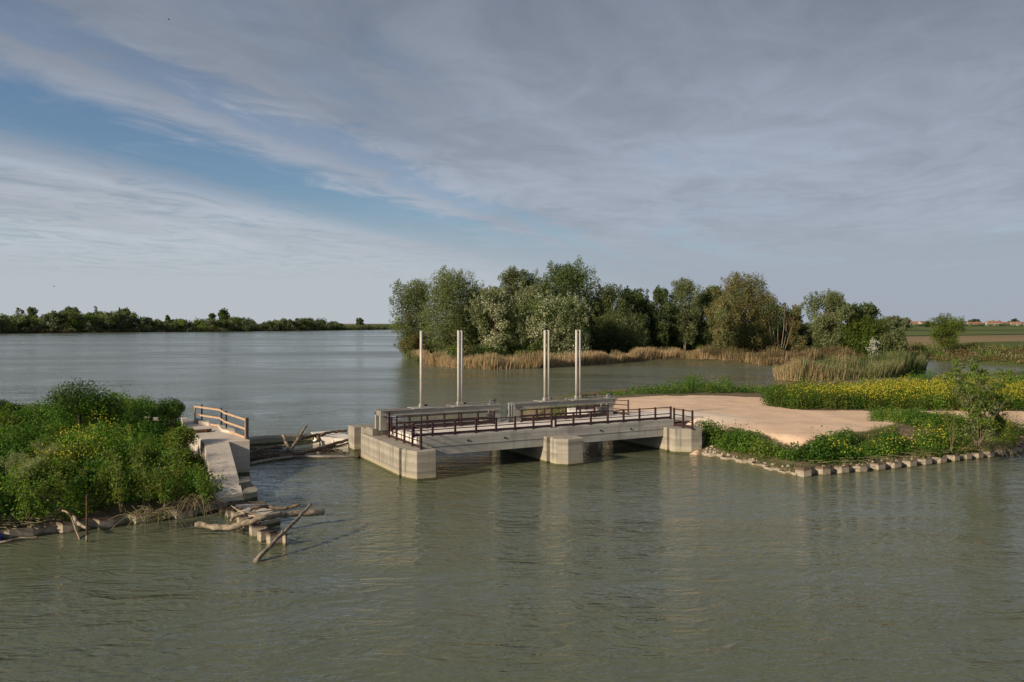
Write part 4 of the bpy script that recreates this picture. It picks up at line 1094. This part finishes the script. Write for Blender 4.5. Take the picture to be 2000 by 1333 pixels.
# --- trees
def tree(name, label, px, y, top, wpx, crown_lo, kind, n=5200, clumps=38, stems=1, ln=None, z0=.9, group=None, lean=0.0, depth=.9, bark='bark', shape='round', tint=.5, cat='tree', rc=.34):
    n = int(n * 2.8); clumps = int(clumps * 1.4); rc = rc * (1.0 if rc > .27 else 1.22)
    x = X_at(px, y); ztop = Z_at(top, y); R = wpx * y / F * (1.26 if y < 300 else 1.0); h = ztop - z0
    t = thing(name, label, cat, (x, y, z0), group)
    mats = {'willow': ['willow', 'willow'], 'brown': ['willow_brown', 'willow_brown', 'willow'], 'poplar': ['poplar', 'poplar'], 'silver': ['silver', 'silver', 'poplar'], 'dark': ['dark_leaf', 'poplar'],
            'olive': ['weed_olive', 'willow'], 'green': ['mustard', 'weed_olive'], 'far': ['hazed_far_leaf', 'hazed_far_leaf'], 'white': ['white_leaf', 'white_leaf']}[kind]
    ms = [M[a] for a in mats]; ln = ln or (.40 if kind not in ('willow', 'brown', 'olive') else .44)
    wd = ln * (.62 if kind in ('poplar', 'silver', 'dark', 'white', 'far') else .40)
    lv = Leaves(); sk = MB(); zlo = z0 + h * crown_lo
    cl = []
    for i in range(clumps):
        f = (i + rnd.uniform(.1, .9)) / clumps
        if shape == 'round': prof = max(.12, math.sin(math.pi * (.10 + .84 * f)) ** .65)
        elif shape == 'vase': prof = max(.15, min(1, .30 + .9 * f) * (1 if f < .8 else math.sqrt(max(.05, (1 - f) / .2))))
        elif shape == 'cone': prof = max(.10, (1 - f) ** .7)
        elif shape == 'flat': prof = max(.3, min(1, .2 + 1.1 * f)) * (1 if f < .85 else .8)
        else: prof = max(.12, math.sin(math.pi * (.06 + .74 * f)) ** .7)        # low: wide at the foot
        a = rnd.uniform(0, 6.283); q = R * prof * math.sqrt(rnd.uniform(.05, 1)) * .90
        r = R * rc * rnd.uniform(.65, 1.35)
        zc = zlo + (ztop - zlo) * f; zc = min(zc, ztop - r * .55)
        c = (x + math.cos(a) * q + lean * R * f, y + math.sin(a) * q * depth, zc)
        cl.append((c, r))
        va = 1.0 if kind not in ('willow', 'brown') else 1.25
        nn = int(n / clumps * (r / (R * rc)) ** 1.6)
        ti = tint + rnd.uniform(-.2, .2)
        lv.clump(c, (r, r, r * va), nn, ln, wd, rnd.randrange(len(ms)), ti, fill=.42, spread=.2)
        for j in range(4):   # small sprays outside the clump, so the outline stays ragged
            d = Vector((rnd.gauss(0, 1), rnd.gauss(0, 1), rnd.gauss(.5, .9))).normalized() * r * rnd.uniform(.95, 1.35)
            lv.clump((c[0] + d.x, c[1] + d.y, c[2] + d.z), (r * .24, r * .24, r * .34), max(5, nn // 12), ln * .9, wd * .9, 0, ti + .05, spread=.2)
    ztr = z0 + h * max(.28, crown_lo + .2)
    for s_ in range(stems):
        a = rnd.uniform(0, 6.28); o_ = (0 if stems == 1 else R * .18)
        bx_, by_ = x + math.cos(a) * o_ * .4, y + math.sin(a) * o_ * .4
        tx, ty = x + math.cos(a) * o_ * 2.2 + lean * R * .3, y + math.sin(a) * o_ * 1.5
        r0 = max(.09, h * .016) / (1 if stems == 1 else 1.5)
        zt = ztr if stems == 1 else z0 + h * rnd.uniform(.45, .75)
        sk.tube(smoothpath([(bx_, by_, z0 - .3), ((bx_ + tx) / 2 + rnd.gauss(0, .15), (by_ + ty) / 2, z0 + (zt - z0) * .5), (tx, ty, zt)], 3), [r0 * (1 - .12 * k) for k in range(7)], 6)
        for c, r in rnd.sample(cl, min(len(cl), 12 if stems == 1 else 5)):
            b = Vector((tx, ty, zt)) * rnd.uniform(.6, 1.0); k = rnd.uniform(.5, 1)
            b = Vector((bx_ + (tx - bx_) * k, by_ + (ty - by_) * k, z0 + (zt - z0) * k))
            e = Vector(c)
            mid = b.lerp(e, .5) + Vector((0, 0, abs(e.z - b.z) * .15))
            sk.tube(smoothpath([b, mid, e], 2), [r0 * .5, r0 * .4, r0 * .3, r0 * .2, r0 * .1], 4, cap=False)
    sk.build('trunk', M[bark], t, smooth=True)
    lv.build('crown', ms, t)
    return t

G = 'trees on the wooded bank'
tree('willow_tree', 'leaning willow at the left tip of the wooded bank, drooping over the water', 815, 186, 556, 40, .0, 'willow', 7500, 46, 3, shape='low', lean=-.15, tint=.55)
tree('willow_tree', 'tall grey-green willow, second from the water tip', 885, 178, 541, 50, .12, 'willow', 9000, 52, 3, shape='round', tint=.6)
tree('willow_tree', 'dark willow behind the gap left of the silver poplar', 935, 186, 572, 34, .05, 'willow', 5000, 34, 2, tint=.35)
tree('poplar_tree', 'small poplar with shining silver leaves right of the tall willow', 966, 164, 567, 34, .14, 'silver', 5600, 34, 1, tint=.62)
tree('poplar_tree', 'ragged pale-topped poplar left of the tallest tree', 1010, 182, 531, 36, .1, 'silver', 7000, 40, 1, tint=.42, lean=.05)
tree('poplar_tree', 'tallest dark green poplar in the middle of the wood', 1108, 190, 526, 66, .1, 'poplar', 12500, 64, 2, tint=.5, rc=.24)
tree('poplar_tree', 'broad silver-leaved poplar before the tallest tree', 1088, 166, 590, 54, .0, 'silver', 9500, 48, 2, shape='low', tint=.58)
tree('poplar_tree', 'silvery poplar shoulder left of the tallest tree', 1052, 176, 560, 36, .1, 'silver', 5500, 34, 1, tint=.45)
tree('willow_tree', 'grey willow on the right flank of the tallest poplar', 1190, 188, 566, 34, .05, 'willow', 6000, 36, 2, tint=.45)
tree('dark_tree', 'nearly black round tree right of the grey willow', 1238, 196, 570, 30, .08, 'dark', 5600, 34, 1, tint=.5)
tree('willow_tree', 'low spreading willow beneath the black round tree', 1215, 178, 622, 42, .0, 'willow', 5200, 32, 3, shape='low', tint=.35)
tree('dark_tree', 'slim dark poplar standing alone between two gaps', 1292, 194, 566, 17, .08, 'dark', 3600, 30, 1, tint=.6, rc=.42)
tree('willow_tree', 'tall thin-crowned willow with bare stems showing', 1338, 196, 552, 30, .18, 'willow', 4200, 34, 3, tint=.62)
tree('poplar_tree', 'green poplar between the thin willow and the brown willow', 1388, 200, 563, 24, .12, 'poplar', 4200, 30, 1, tint=.6)
tree('willow_tree', 'big olive-brown willow, tallest on the right half of the wood', 1452, 186, 545, 50, .05, 'brown', 9000, 54, 4, tint=.55, rc=.23)
tree('willow_tree', 'small yellow-olive willow leaning before the big brown one', 1412, 178, 592, 28, .1, 'brown', 3800, 30, 3, shape='vase', tint=.7)
tree('dark_tree', 'dark round tree behind the bare dead one', 1518, 205, 600, 26, .0, 'dark', 4200, 28, 1, shape='low', tint=.5)
tree('willow_tree', 'small upright willow right of the bare dead tree', 1554, 188, 603, 18, .05, 'brown', 3200, 26, 2, tint=.65)
tree('willow_tree', 'vase-shaped willow with splayed pale stems', 1620, 170, 577, 38, .22, 'willow', 4600, 36, 7, shape='vase', tint=.66, rc=.22)
tree('flat_topped_tree', 'flat-topped thin dark tree near the right end of the wood', 1682, 176, 597, 30, .5, 'poplar', 2300, 26, 2, shape='flat', tint=.5, rc=.2)
tree('willow_tree', 'yellow-green rounded willow below the flat-topped tree', 1690, 168, 622, 32, .0, 'green', 5200, 32, 4, shape='low', tint=.42)
tree('silver_shrub', 'small shrub with shining white leaves at the right end of the wood', 1706, 158, 664, 12, .1, 'white', 300, 12, 2, tint=.4, cat='shrub', ln=.30, rc=.26)
tree('willow_shrub', 'grey shrub on the outermost right of the wooded bank', 1742, 166, 650, 24, .0, 'willow', 2600, 22, 4, shape='low', tint=.5, cat='shrub')
tree('willow_shrub', 'tall dry bush leaning out at the left tip under the willow', 812, 181, 655, 22, .0, 'brown', 1700, 18, 4, shape='low', tint=.25, cat='shrub')
tree('sparse_tree', 'thin rounded young willow standing alone on the far right bank', 1848, 172, 620, 36, .22, 'green', 2600, 46, 9, shape='vase', tint=.62, rc=.17, z0=1.6, ln=.34)

tree('willow_tree', 'grey willow filling the gap between the black round tree and the slim dark poplar', 1264, 205, 598, 24, .0, 'willow', 3600, 26, 2, shape='low', tint=.4)
tree('willow_tree', 'mid-height willow at the foot of the tall thin-crowned one', 1316, 208, 604, 24, .0, 'willow', 3600, 26, 2, shape='low', tint=.5)
tree('willow_tree', 'soft grey willow behind the green poplar and the tall thin one', 1364, 214, 580, 28, .0, 'willow', 4200, 28, 2, shape='low', tint=.55)
tree('willow_tree', 'willow joining the green poplar to the big brown willow', 1420, 212, 572, 28, .0, 'willow', 4200, 28, 2, shape='low', tint=.5)
tree('willow_tree', 'willow on the right shoulder of the big brown one', 1492, 206, 580, 26, .0, 'brown', 3600, 26, 2, shape='low', tint=.55)
tree('willow_shrub', 'low willow scrub right of the small upright willow', 1584, 190, 640, 24, .0, 'willow', 2600, 20, 3, shape='low', tint=.5, cat='shrub')
tree('willow_shrub', 'low willow scrub between the vase-shaped willow and the flat-topped tree', 1652, 188, 640, 22, .0, 'green', 2600, 20, 3, shape='low', tint=.4, cat='shrub')
tree('willow_tree', 'grey-green willow filling the middle between the two silver poplars', 1000, 190, 588, 40, .0, 'willow', 5200, 34, 2, shape='low', tint=.45)
tree('willow_tree', 'grey-green willow low on the right shoulder of the tallest poplar', 1158, 196, 585, 36, .0, 'willow', 5200, 34, 2, shape='low', tint=.45)

def dead_tree():
    y = 184; x = X_at(1520, y); t = thing('dead_tree', 'bare dead tree with pinkish leafless stems before a dark crown', 'tree', (x, y, .9)); q = MB()
    for dx, tp, r in ((-24, 620, .10), (-11, 600, .09), (3, 614, .10), (12, 594, .11), (20, 606, .08), (29, 624, .08)):
        x1 = x + dx * y / F; z1 = Z_at(tp, y)
        p = smoothpath([(x + dx * .04, y, .6), (x + (x1 - x) * .75 + rnd.gauss(0, .25), y + rnd.gauss(0, .5), .9 + (z1 - .9) * .5), (x1, y + rnd.gauss(0, .8), z1)], 4)
        q.tube(p, [r * (1 - .8 * k / (len(p) - 1)) for k in range(len(p))], 6)
        for k in range(4):
            b = p[rnd.randrange(4, len(p) - 1)]; a = rnd.uniform(0, 6.28); l_ = rnd.uniform(1, 2.6)
            q.tube([b, b + Vector((math.cos(a) * l_ * .4, math.sin(a) * l_ * .4, l_))], [.04, .015], 4)
    q.build('trunk', M['bark_pale'], t, smooth=True)
dead_tree()

# understorey and reeds of the wooded bank: nobody could count it
def understorey():
    lv = Leaves()
    line = [(800, 690), (830, 700), (890, 708), (960, 711), (1050, 709), (1130, 704), (1250, 697), (1330, 695), (1400, 697), (1500, 700), (1600, 700), (1720, 694)]
    for i in range(800):
        f = rnd.uniform(0, len(line) - 1.001); k = int(f); px = line[k][0] + (line[k + 1][0] - line[k][0]) * (f - k); py = line[k][1] + (line[k + 1][1] - line[k][1]) * (f - k)
        x, y = P(px, py); x += rnd.gauss(0, 1); y += rnd.uniform(3, 46)
        if sdf(spit, np.array([x]), np.array([y]))[0] < 2.5: continue
        back = y - F * CAMH / (py - HZ); h = rnd.uniform(1.4, 3.2) + max(0, back - 10) * rnd.uniform(.05, .24) * (1.35 if px > 1190 else 1); r = rnd.uniform(1.2, 2.5); mi = rnd.choices([0, 1, 2, 3], [3, 3, 2, 1.6 if px > 1150 else .4])[0]
        lv.clump((x, y, .8 + h * .45), (r, r, h * .55), 210, .42, .2, mi, rnd.uniform(.2, .6), fill=.4)
    x, y = P(995, 706); lv.clump((x, y + 2, 2.1), (3.2, 1.5, 1.5), 420, .38, .2, 4, .7, fill=.4)
    lv.build('understorey', [M['weed_olive'], M['willow'], M['dark_leaf'], M['brown_scrub'], M['mustard']], kind='stuff', label='tangled bushes under the trees of the wooded bank')
understorey()

def reed_belt(name, label, line, n, depth, h, w, mats, mixf, tint=.5, hs=None, band=3.0):
    A = np.array([P(a, b) for a, b in line]); seg = np.linalg.norm(np.diff(A, axis=0), axis=1); cum = np.concatenate([[0], np.cumsum(seg)])
    s = rng.uniform(0, cum[-1], n); i = np.clip(np.searchsorted(cum, s) - 1, 0, len(seg) - 1); f = ((s - cum[i]) / seg[i])[:, None]
    p = A[i] * (1 - f) + A[i + 1] * f; b = rng.uniform(0, 1, n) ** 1.1 * depth
    vdir = unit(p); p = p + vdir * b[:, None] * (.6 + .8 * vnoise(p[:, 0], p[:, 1], .25, 40))[:, None]
    e_ = np.clip(np.minimum(s, cum[-1] - s) / 5.0, .25, 1)
    hh = h * (.35 + .8 * rng.uniform(0, 1, n) ** .7) * (.45 + .9 * vnoise(p[:, 0], p[:, 1], .33, 41)) * e_ ** .6
    z = np.full(n, -.05) + np.clip(b, 0, 3) * .12
    lv = Leaves(); pick = rng.uniform(0, 1, n) < np.clip(mixf(p, b) + (vnoise(p[:, 0], p[:, 1], .4, 43) - .5) * .6, 0, 1)
    base = np.column_stack([p, z]); lean = rng.normal(size=(n, 2)) * .15 + np.array([.05, -.03])
    for k, mk in ((0, ~pick), (1, pick)):
        if mk.any(): lv.blades(base[mk], hh[mk], w * rng.uniform(.6, 1.4, mk.sum()), lean[mk], k, tint + (vnoise(p[mk, 0], p[mk, 1], .6, 42) - .5) * .6, .17)
    return lv.build(name, mats, kind='stuff', label=label)
reed_belt('reeds', 'belt of straw-coloured reeds along the wooded bank', [(800, 702), (830, 711), (890, 719), (960, 722), (1050, 720), (1130, 715), (1250, 706), (1330, 704), (1400, 708)], 30000, 6.0, 1.95, .08,
          [M['reed'], M['reed_green']], lambda p, b: np.where(b > 3.6, .5, .04), .55)
reed_belt('reeds', 'mixed brown and green reeds at the right of the wooded bank', [(1330, 704), (1400, 708), (1500, 714), (1560, 712), (1700, 705), (1790, 700)], 19000, 8.0, 2.3, .085,
          [M['reed'], M['brown_scrub']], lambda p, b: np.where(b > 1.2, .85, .25), .4)
reed_belt('reeds', 'reed islet in the lagoon, straw at the foot and green behind', [(1512, 743), (1560, 747), (1640, 747), (1730, 744), (1795, 738), (1806, 734)], 28000, 9.0, 3.0, .055,
          [M['reed'], M['reed_green']], lambda p, b: np.clip(.25 + (p[:, 0] - 36) / 22 + b * .06, .1, .92), .45)
reed_belt('reeds', 'green rushes at the left tip of the wooded bank', [(792, 700), (806, 704), (824, 710)], 1800, 3, 2.0, .09, [M['reed_green'], M['reed_green']], lambda p, b: b * 0, .3)

def far_scrub():
    lv = Leaves(); pts = spaced(up((1560, 690), (1760, 698), (1830, 705), (1900, 709), (2000, 715), (2300, 732), z=.5) + up((2300, 684), (2000, 674), (1800, 671), (1560, 668), z=3.0), 2.4, 3400)
    for x, y in pts:
        z = float(farf_hs(np.array([x]), np.array([y]))[0])
        if z < .02: continue
        low = z < 2.0; h = rnd.uniform(1.0, 2.0) if low else rnd.uniform(.25, .7)
        mi = rnd.choices([0, 1, 2], [3, 1, .5] if low else [.5, 1.5, 3])[0]
        lv.clump((x, y, z + h * .4), (2.1, 2.1, h * .65), 170, .45, .17, mi, rnd.uniform(.3, .7), fill=.45, axis_up=1.0)
    lv.build('far_bank_scrub', [M['brown_scrub'], M['reed_green'], M['weed_olive']], kind='stuff', label='brown and green scrub on the bank beyond the lagoon')
far_scrub()

# saplings near the right edge
def young_tree(name, label, px, py, z0, top, wpx, n, stems, mats, ln, tint, lo=.15, rad=.03, sprd=.5):
    x, y = P(px, py, z0); h = Z_at(top, y) - z0; R = wpx * y / F
    t = thing(name, label, 'sapling', (x, y, z0)); lv = Leaves(); sk = MB()
    for i in range(stems):
        a = 6.28 * i / stems + rnd.uniform(-.4, .4); l_ = h * (1 if i == 0 else rnd.uniform(.6, .97)); e = (0.05 if i == 0 else rnd.uniform(.35, 1.0)) * R
        q = smoothpath([(x + rnd.gauss(0, .1), y + rnd.gauss(0, .1), z0 - .1), (x + math.cos(a) * e * .45, y + math.sin(a) * e * .45, z0 + l_ * .5), (x + math.cos(a) * e, y + math.sin(a) * e, z0 + l_)], 6)
        sk.tube(q, [rad * (1 - .75 * j / (len(q) - 1)) for j in range(len(q))], 5)
        for j in range(9):
            k = rnd.uniform(lo, 1.0) * (len(q) - 1.01); b = q[int(k)].lerp(q[int(k) + 1], k - int(k)); d = Vector((rnd.gauss(0, 1), rnd.gauss(0, 1), rnd.uniform(.1, .9))).normalized() * R * rnd.uniform(.2, sprd)
            sk.tube([b, b + d * .6 + Vector((0, 0, .02)), b + d], [rad * .3, rad * .2, rad * .1], 4)
            c = b + d * .85; lv.clump(tuple(c), (R * .2, R * .2, R * .17), n // (stems * 9), ln, ln * .5, rnd.randrange(len(mats)), tint + rnd.uniform(-.2, .2), fill=.5)
    lv.build('foliage', mats, t); sk.build('stem', M['bark'], t, smooth=True)
young_tree('young_poplar', 'airy young poplar with small grey-green leaves on the right bank', 1912, 868, 1.2, 712, 52, 6000, 11, [M['willow'], M['weed_olive']], .15, .62)
young_tree('young_willow', 'dense upright young willow behind the airy poplar', 1948, 850, 1.35, 744, 28, 3000, 12, [M['weed_olive'], M['mustard']], .12, .45, .1, .02, .4)
young_tree('young_willow', 'bluish leafy bush between the mustard and the airy poplar', 1880, 800, 1.4, 742, 34, 2600, 9, [M['willow'], M['weed']], .15, .55, .1, .02, .45)
young_tree('thin_sapling', 'bare thin sapling with pale twigs on the right bank slope', 1862, 878, .8, 800, 20, 160, 4, [M['weed_olive']], .1, .6, .4, .02)

# --- far banks
def farwood():
    lv = Leaves()
    prof = [(-400, 600), (-60, 604), (0, 614), (40, 612), (75, 618), (110, 606), (150, 606), (190, 608), (230, 608), (262, 608), (285, 618), (320, 624), (370, 624), (420, 622), (460, 618), (492, 622), (500, 634), (514, 632), (522, 626), (580, 620), (640, 623), (664, 630), (672, 637), (770, 638)]
    base = [(-400, 655), (0, 652), (250, 649.5), (500, 647.5), (690, 645), (770, 644)]
    xs = [p[0] for p in prof]
    for i in range(1100):
        px = rnd.uniform(-300, 775); tp = np.interp(px, xs, [p[1] for p in prof]); bs = np.interp(px, [p[0] for p in base], [p[1] for p in base])
        y = F * CAMH / (bs - HZ) + rnd.uniform(4, 60); x = X_at(px, y)
        zt = Z_at(tp, y) * rnd.uniform(.72, 1.0); r = rnd.uniform(2.2, 5.0)
        c = rnd.uniform(.25, 1) if rnd.random() < .6 else 1
        zc = max(1.5, zt * c - r * .7)
        lv.clump((x, y, zc), (r, r * .8, r * rnd.uniform(.7, 1.1)), 150, 1.5, .9, rnd.choices([0, 1, 2, 3], [6, 2, .8, 1])[0], rnd.uniform(.2, .8), fill=.45)
    for i in range(260):
        px = rnd.uniform(-300, 775); bs = np.interp(px, [p[0] for p in base], [p[1] for p in base]); y = F * CAMH / (bs - HZ) + rnd.uniform(2, 12); x = X_at(px, y)
        r = rnd.uniform(1.5, 3.2); lv.clump((x, y, r * .5 + .4), (r * 1.6, r, r), 40, 1.4, .8, rnd.choices([0, 1, 4], [2, 1, 3])[0], rnd.uniform(.1, .5), fill=.5)
    lv.build('far_wood', [M['hazed_far_leaf'], M['willow'], M['dark_leaf'], M['weed_olive'], M['brown_scrub']], kind='stuff', label='wood along the far bank of the river')
farwood()
FG = 'trees of the far wood'
tree('far_tree', 'tall tree with an open top near the left edge of the far wood', 61, 690, 602, 12, .2, 'far', 700, 16, 1, 1.5, 2, tint=.5)
tree('far_tree', 'grey leafless-looking tree at the left of the far wood', 38, 690, 603, 9, .3, 'brown', 240, 12, 3, 1.3, 2, tint=.2)
tree('far_tree', 'dense tall tree at the highest point of the far wood', 140, 690, 603, 20, .0, 'far', 1400, 26, 1, 1.6, 2, tint=.5)
tree('far_tree', 'twin-topped tree right of the bare twigs in the far wood', 243, 700, 606, 18, .0, 'far', 1000, 20, 1, 1.6, 2, tint=.6)
tree('far_tree', 'bare-twigged tree standing above the far wood', 187, 690, 599, 6, .3, 'brown', 90, 10, 4, 1.2, 2, tint=.2)
tree('far_tree', 'small dark knob-headed tree in the low part of the far wood', 328, 720, 617, 9, .1, 'dark', 420, 12, 1, 1.5, 2, tint=.3)
tree('far_tree', 'round bright green tree rising alone in the far wood', 438, 760, 607, 13, .0, 'green', 1300, 22, 1, 1.6, 2, tint=.2)
tree('far_tree', 'slim tree left of the round bright green one', 413, 750, 613, 9, .1, 'far', 420, 12, 1, 1.5, 2, tint=.5)
tree('far_tree', 'lone round tree on the open far bank', 703, 1010, 623.5, 8, .15, 'far', 600, 14, 1, 1.8, 2, tint=.3)
tree('hedge_tree', 'broad round hedgerow tree right of the wood, across the fields', 1741, 560, 621, 17, .0, 'far', 1500, 26, 2, 1.3, 3, shape='low', tint=.75)
tree('hedge_tree', 'looser grey hedgerow tree beside the broad round one', 1766, 580, 624, 12, .0, 'far', 700, 18, 2, 1.3, 3, shape='low', tint=.9)
tree('hedge_tree', 'low dark hedgerow bush left of the broad round tree', 1718, 600, 626, 9, .0, 'dark', 500, 14, 2, 1.3, 3, shape='low', tint=.6)
tree('hedge_tree', 'low dark tree behind the lone young willow', 1815, 900, 630, 10, .0, 'dark', 500, 14, 1, 1.8, 3, shape='low', tint=.5)
tree('village_tree', 'dark cypress clump left of the village roofs', 1904, 1450, 626, 10, .0, 'dark', 600, 16, 2, 2.6, 3, shape='low', tint=.5)
tree('village_tree', 'tall dark clump of trees at the right end of the village', 1980, 1450, 625, 8, .0, 'dark', 600, 14, 2, 2.6, 3, tint=.4)
tree('village_tree', 'long low dark trees behind the middle village roofs', 1943, 1500, 631, 14, .0, 'dark', 600, 18, 2, 2.6, 3, shape='low', tint=.4)
tree('village_tree', 'grey-green tree at the left end of the village', 1888, 1400, 630, 8, .0, 'far', 420, 12, 2, 2.4, 3, shape='low', tint=.5)

def hedgeline():
    lv = Leaves()
    for i in range(420):
        px = rnd.uniform(1150, 2250); y = rnd.uniform(1150, 1500) if px > 1780 else rnd.uniform(650, 900); x = X_at(px, y)
        r = rnd.uniform(2.0, 4.5); lv.clump((x, y, 3 + r * .5), (r * 2.2, r, r * .8), 36, 2.0, 1.1, rnd.choices([0, 1], [2, 2])[0], rnd.uniform(.2, .6), fill=.5)
    for i in range(260):
        px = rnd.uniform(690, 1100); y = rnd.uniform(1050, 1300); x = X_at(px, y); r = rnd.uniform(2, 4)
        lv.clump((x, y, 2 + r * .4), (r * 2.5, r, r * .7), 30, 2.0, 1.1, rnd.choices([0, 1], [2, 2])[0], rnd.uniform(.2, .6), fill=.5)
    lv.build('hedge_belt', [M['hazed_far_leaf'], M['dark_leaf']], kind='stuff', label='hedges along the horizon')
hedgeline()

def house(label, px, y, w, d, h, rh, rot, nwin):
    x = X_at(px, y); t = thing('farmhouse', label, 'house', (x, y, 3.0), 'village houses', rot)
    q = MB()
    hw, hd = w / 2, d / 2
    q.add([(-hw, -hd, 0), (hw, -hd, 0), (hw, hd, 0), (-hw, hd, 0), (-hw, -hd, h), (hw, -hd, h), (hw, hd, h), (-hw, hd, h), (-hw, 0, h + rh), (hw, 0, h + rh)],
          [(0, 1, 5, 4), (1, 2, 6, 9, 5), (2, 3, 7, 6), (3, 0, 4, 8, 7)])
    me = q.mesh('wall', M['plaster']); o = link('wall', me, t)
    e = .5; r = MB()
    r.add([(-hw - e, -hd - e, h - .25), (hw + e, -hd - e, h - .25), (hw + e, 0, h + rh + .1), (-hw - e, 0, h + rh + .1), (-hw - e, hd + e, h - .25), (hw + e, hd + e, h - .25),
           (-hw - e, -hd - e, h - .05), (hw + e, -hd - e, h - .05), (hw + e, 0, h + rh + .3), (-hw - e, 0, h + rh + .3), (-hw - e, hd + e, h - .05), (hw + e, hd + e, h - .05)],
          [(6, 7, 8, 9), (9, 8, 11, 10), (0, 3, 2, 1), (3, 4, 5, 2), (0, 1, 7, 6), (5, 4, 10, 11), (0, 6, 9, 3), (3, 9, 10, 4), (1, 2, 8, 7), (2, 5, 11, 8)])
    ro = link('roof', r.mesh('roof', M['tile']), t)
    link('chimney', MB().box((hw * .4, .6, h + rh + .3), (.4, .4, .9)).mesh('chimney', M['plaster']), ro)
    wm = MB().box((0, 0, 0), (.55, .04, .7)).mesh('window', M['glass'])
    for i in range(nwin):
        wo = link('window', wm, t); wo.location = (-hw + w * (i + .5) / nwin, -hd - .03, h * .55)
for a in (('small pale house with red roof left of the lone young willow', 1770, 1400, 16, 9, 4.5, 2.6, .2, 4), ('red-roofed house in the gap left of the young willow', 1786, 1420, 18, 10, 4.5, 3.0, -.1, 5), ('pale gabled house just left of the young willow crown', 1802, 1400, 14, 9, 5.0, 2.8, .3, 4),
          ('long low red-roofed house at the left of the right-hand village', 1903, 1380, 26, 10, 3.8, 2.6, .05, 6), ('large pale house with red roof in the middle of the right-hand village', 1941, 1400, 24, 11, 5.0, 3.2, -.1, 6), ('low red-roofed house right of the large pale one', 1963, 1420, 20, 9, 3.6, 2.6, .1, 5),
          ('small bright house below the tall dark clump of trees', 1983, 1390, 14, 9, 4.2, 2.6, -.2, 4), ('red roof at the right edge of the picture', 1998, 1400, 14, 9, 4.0, 2.6, .1, 4)):
    house(*a)
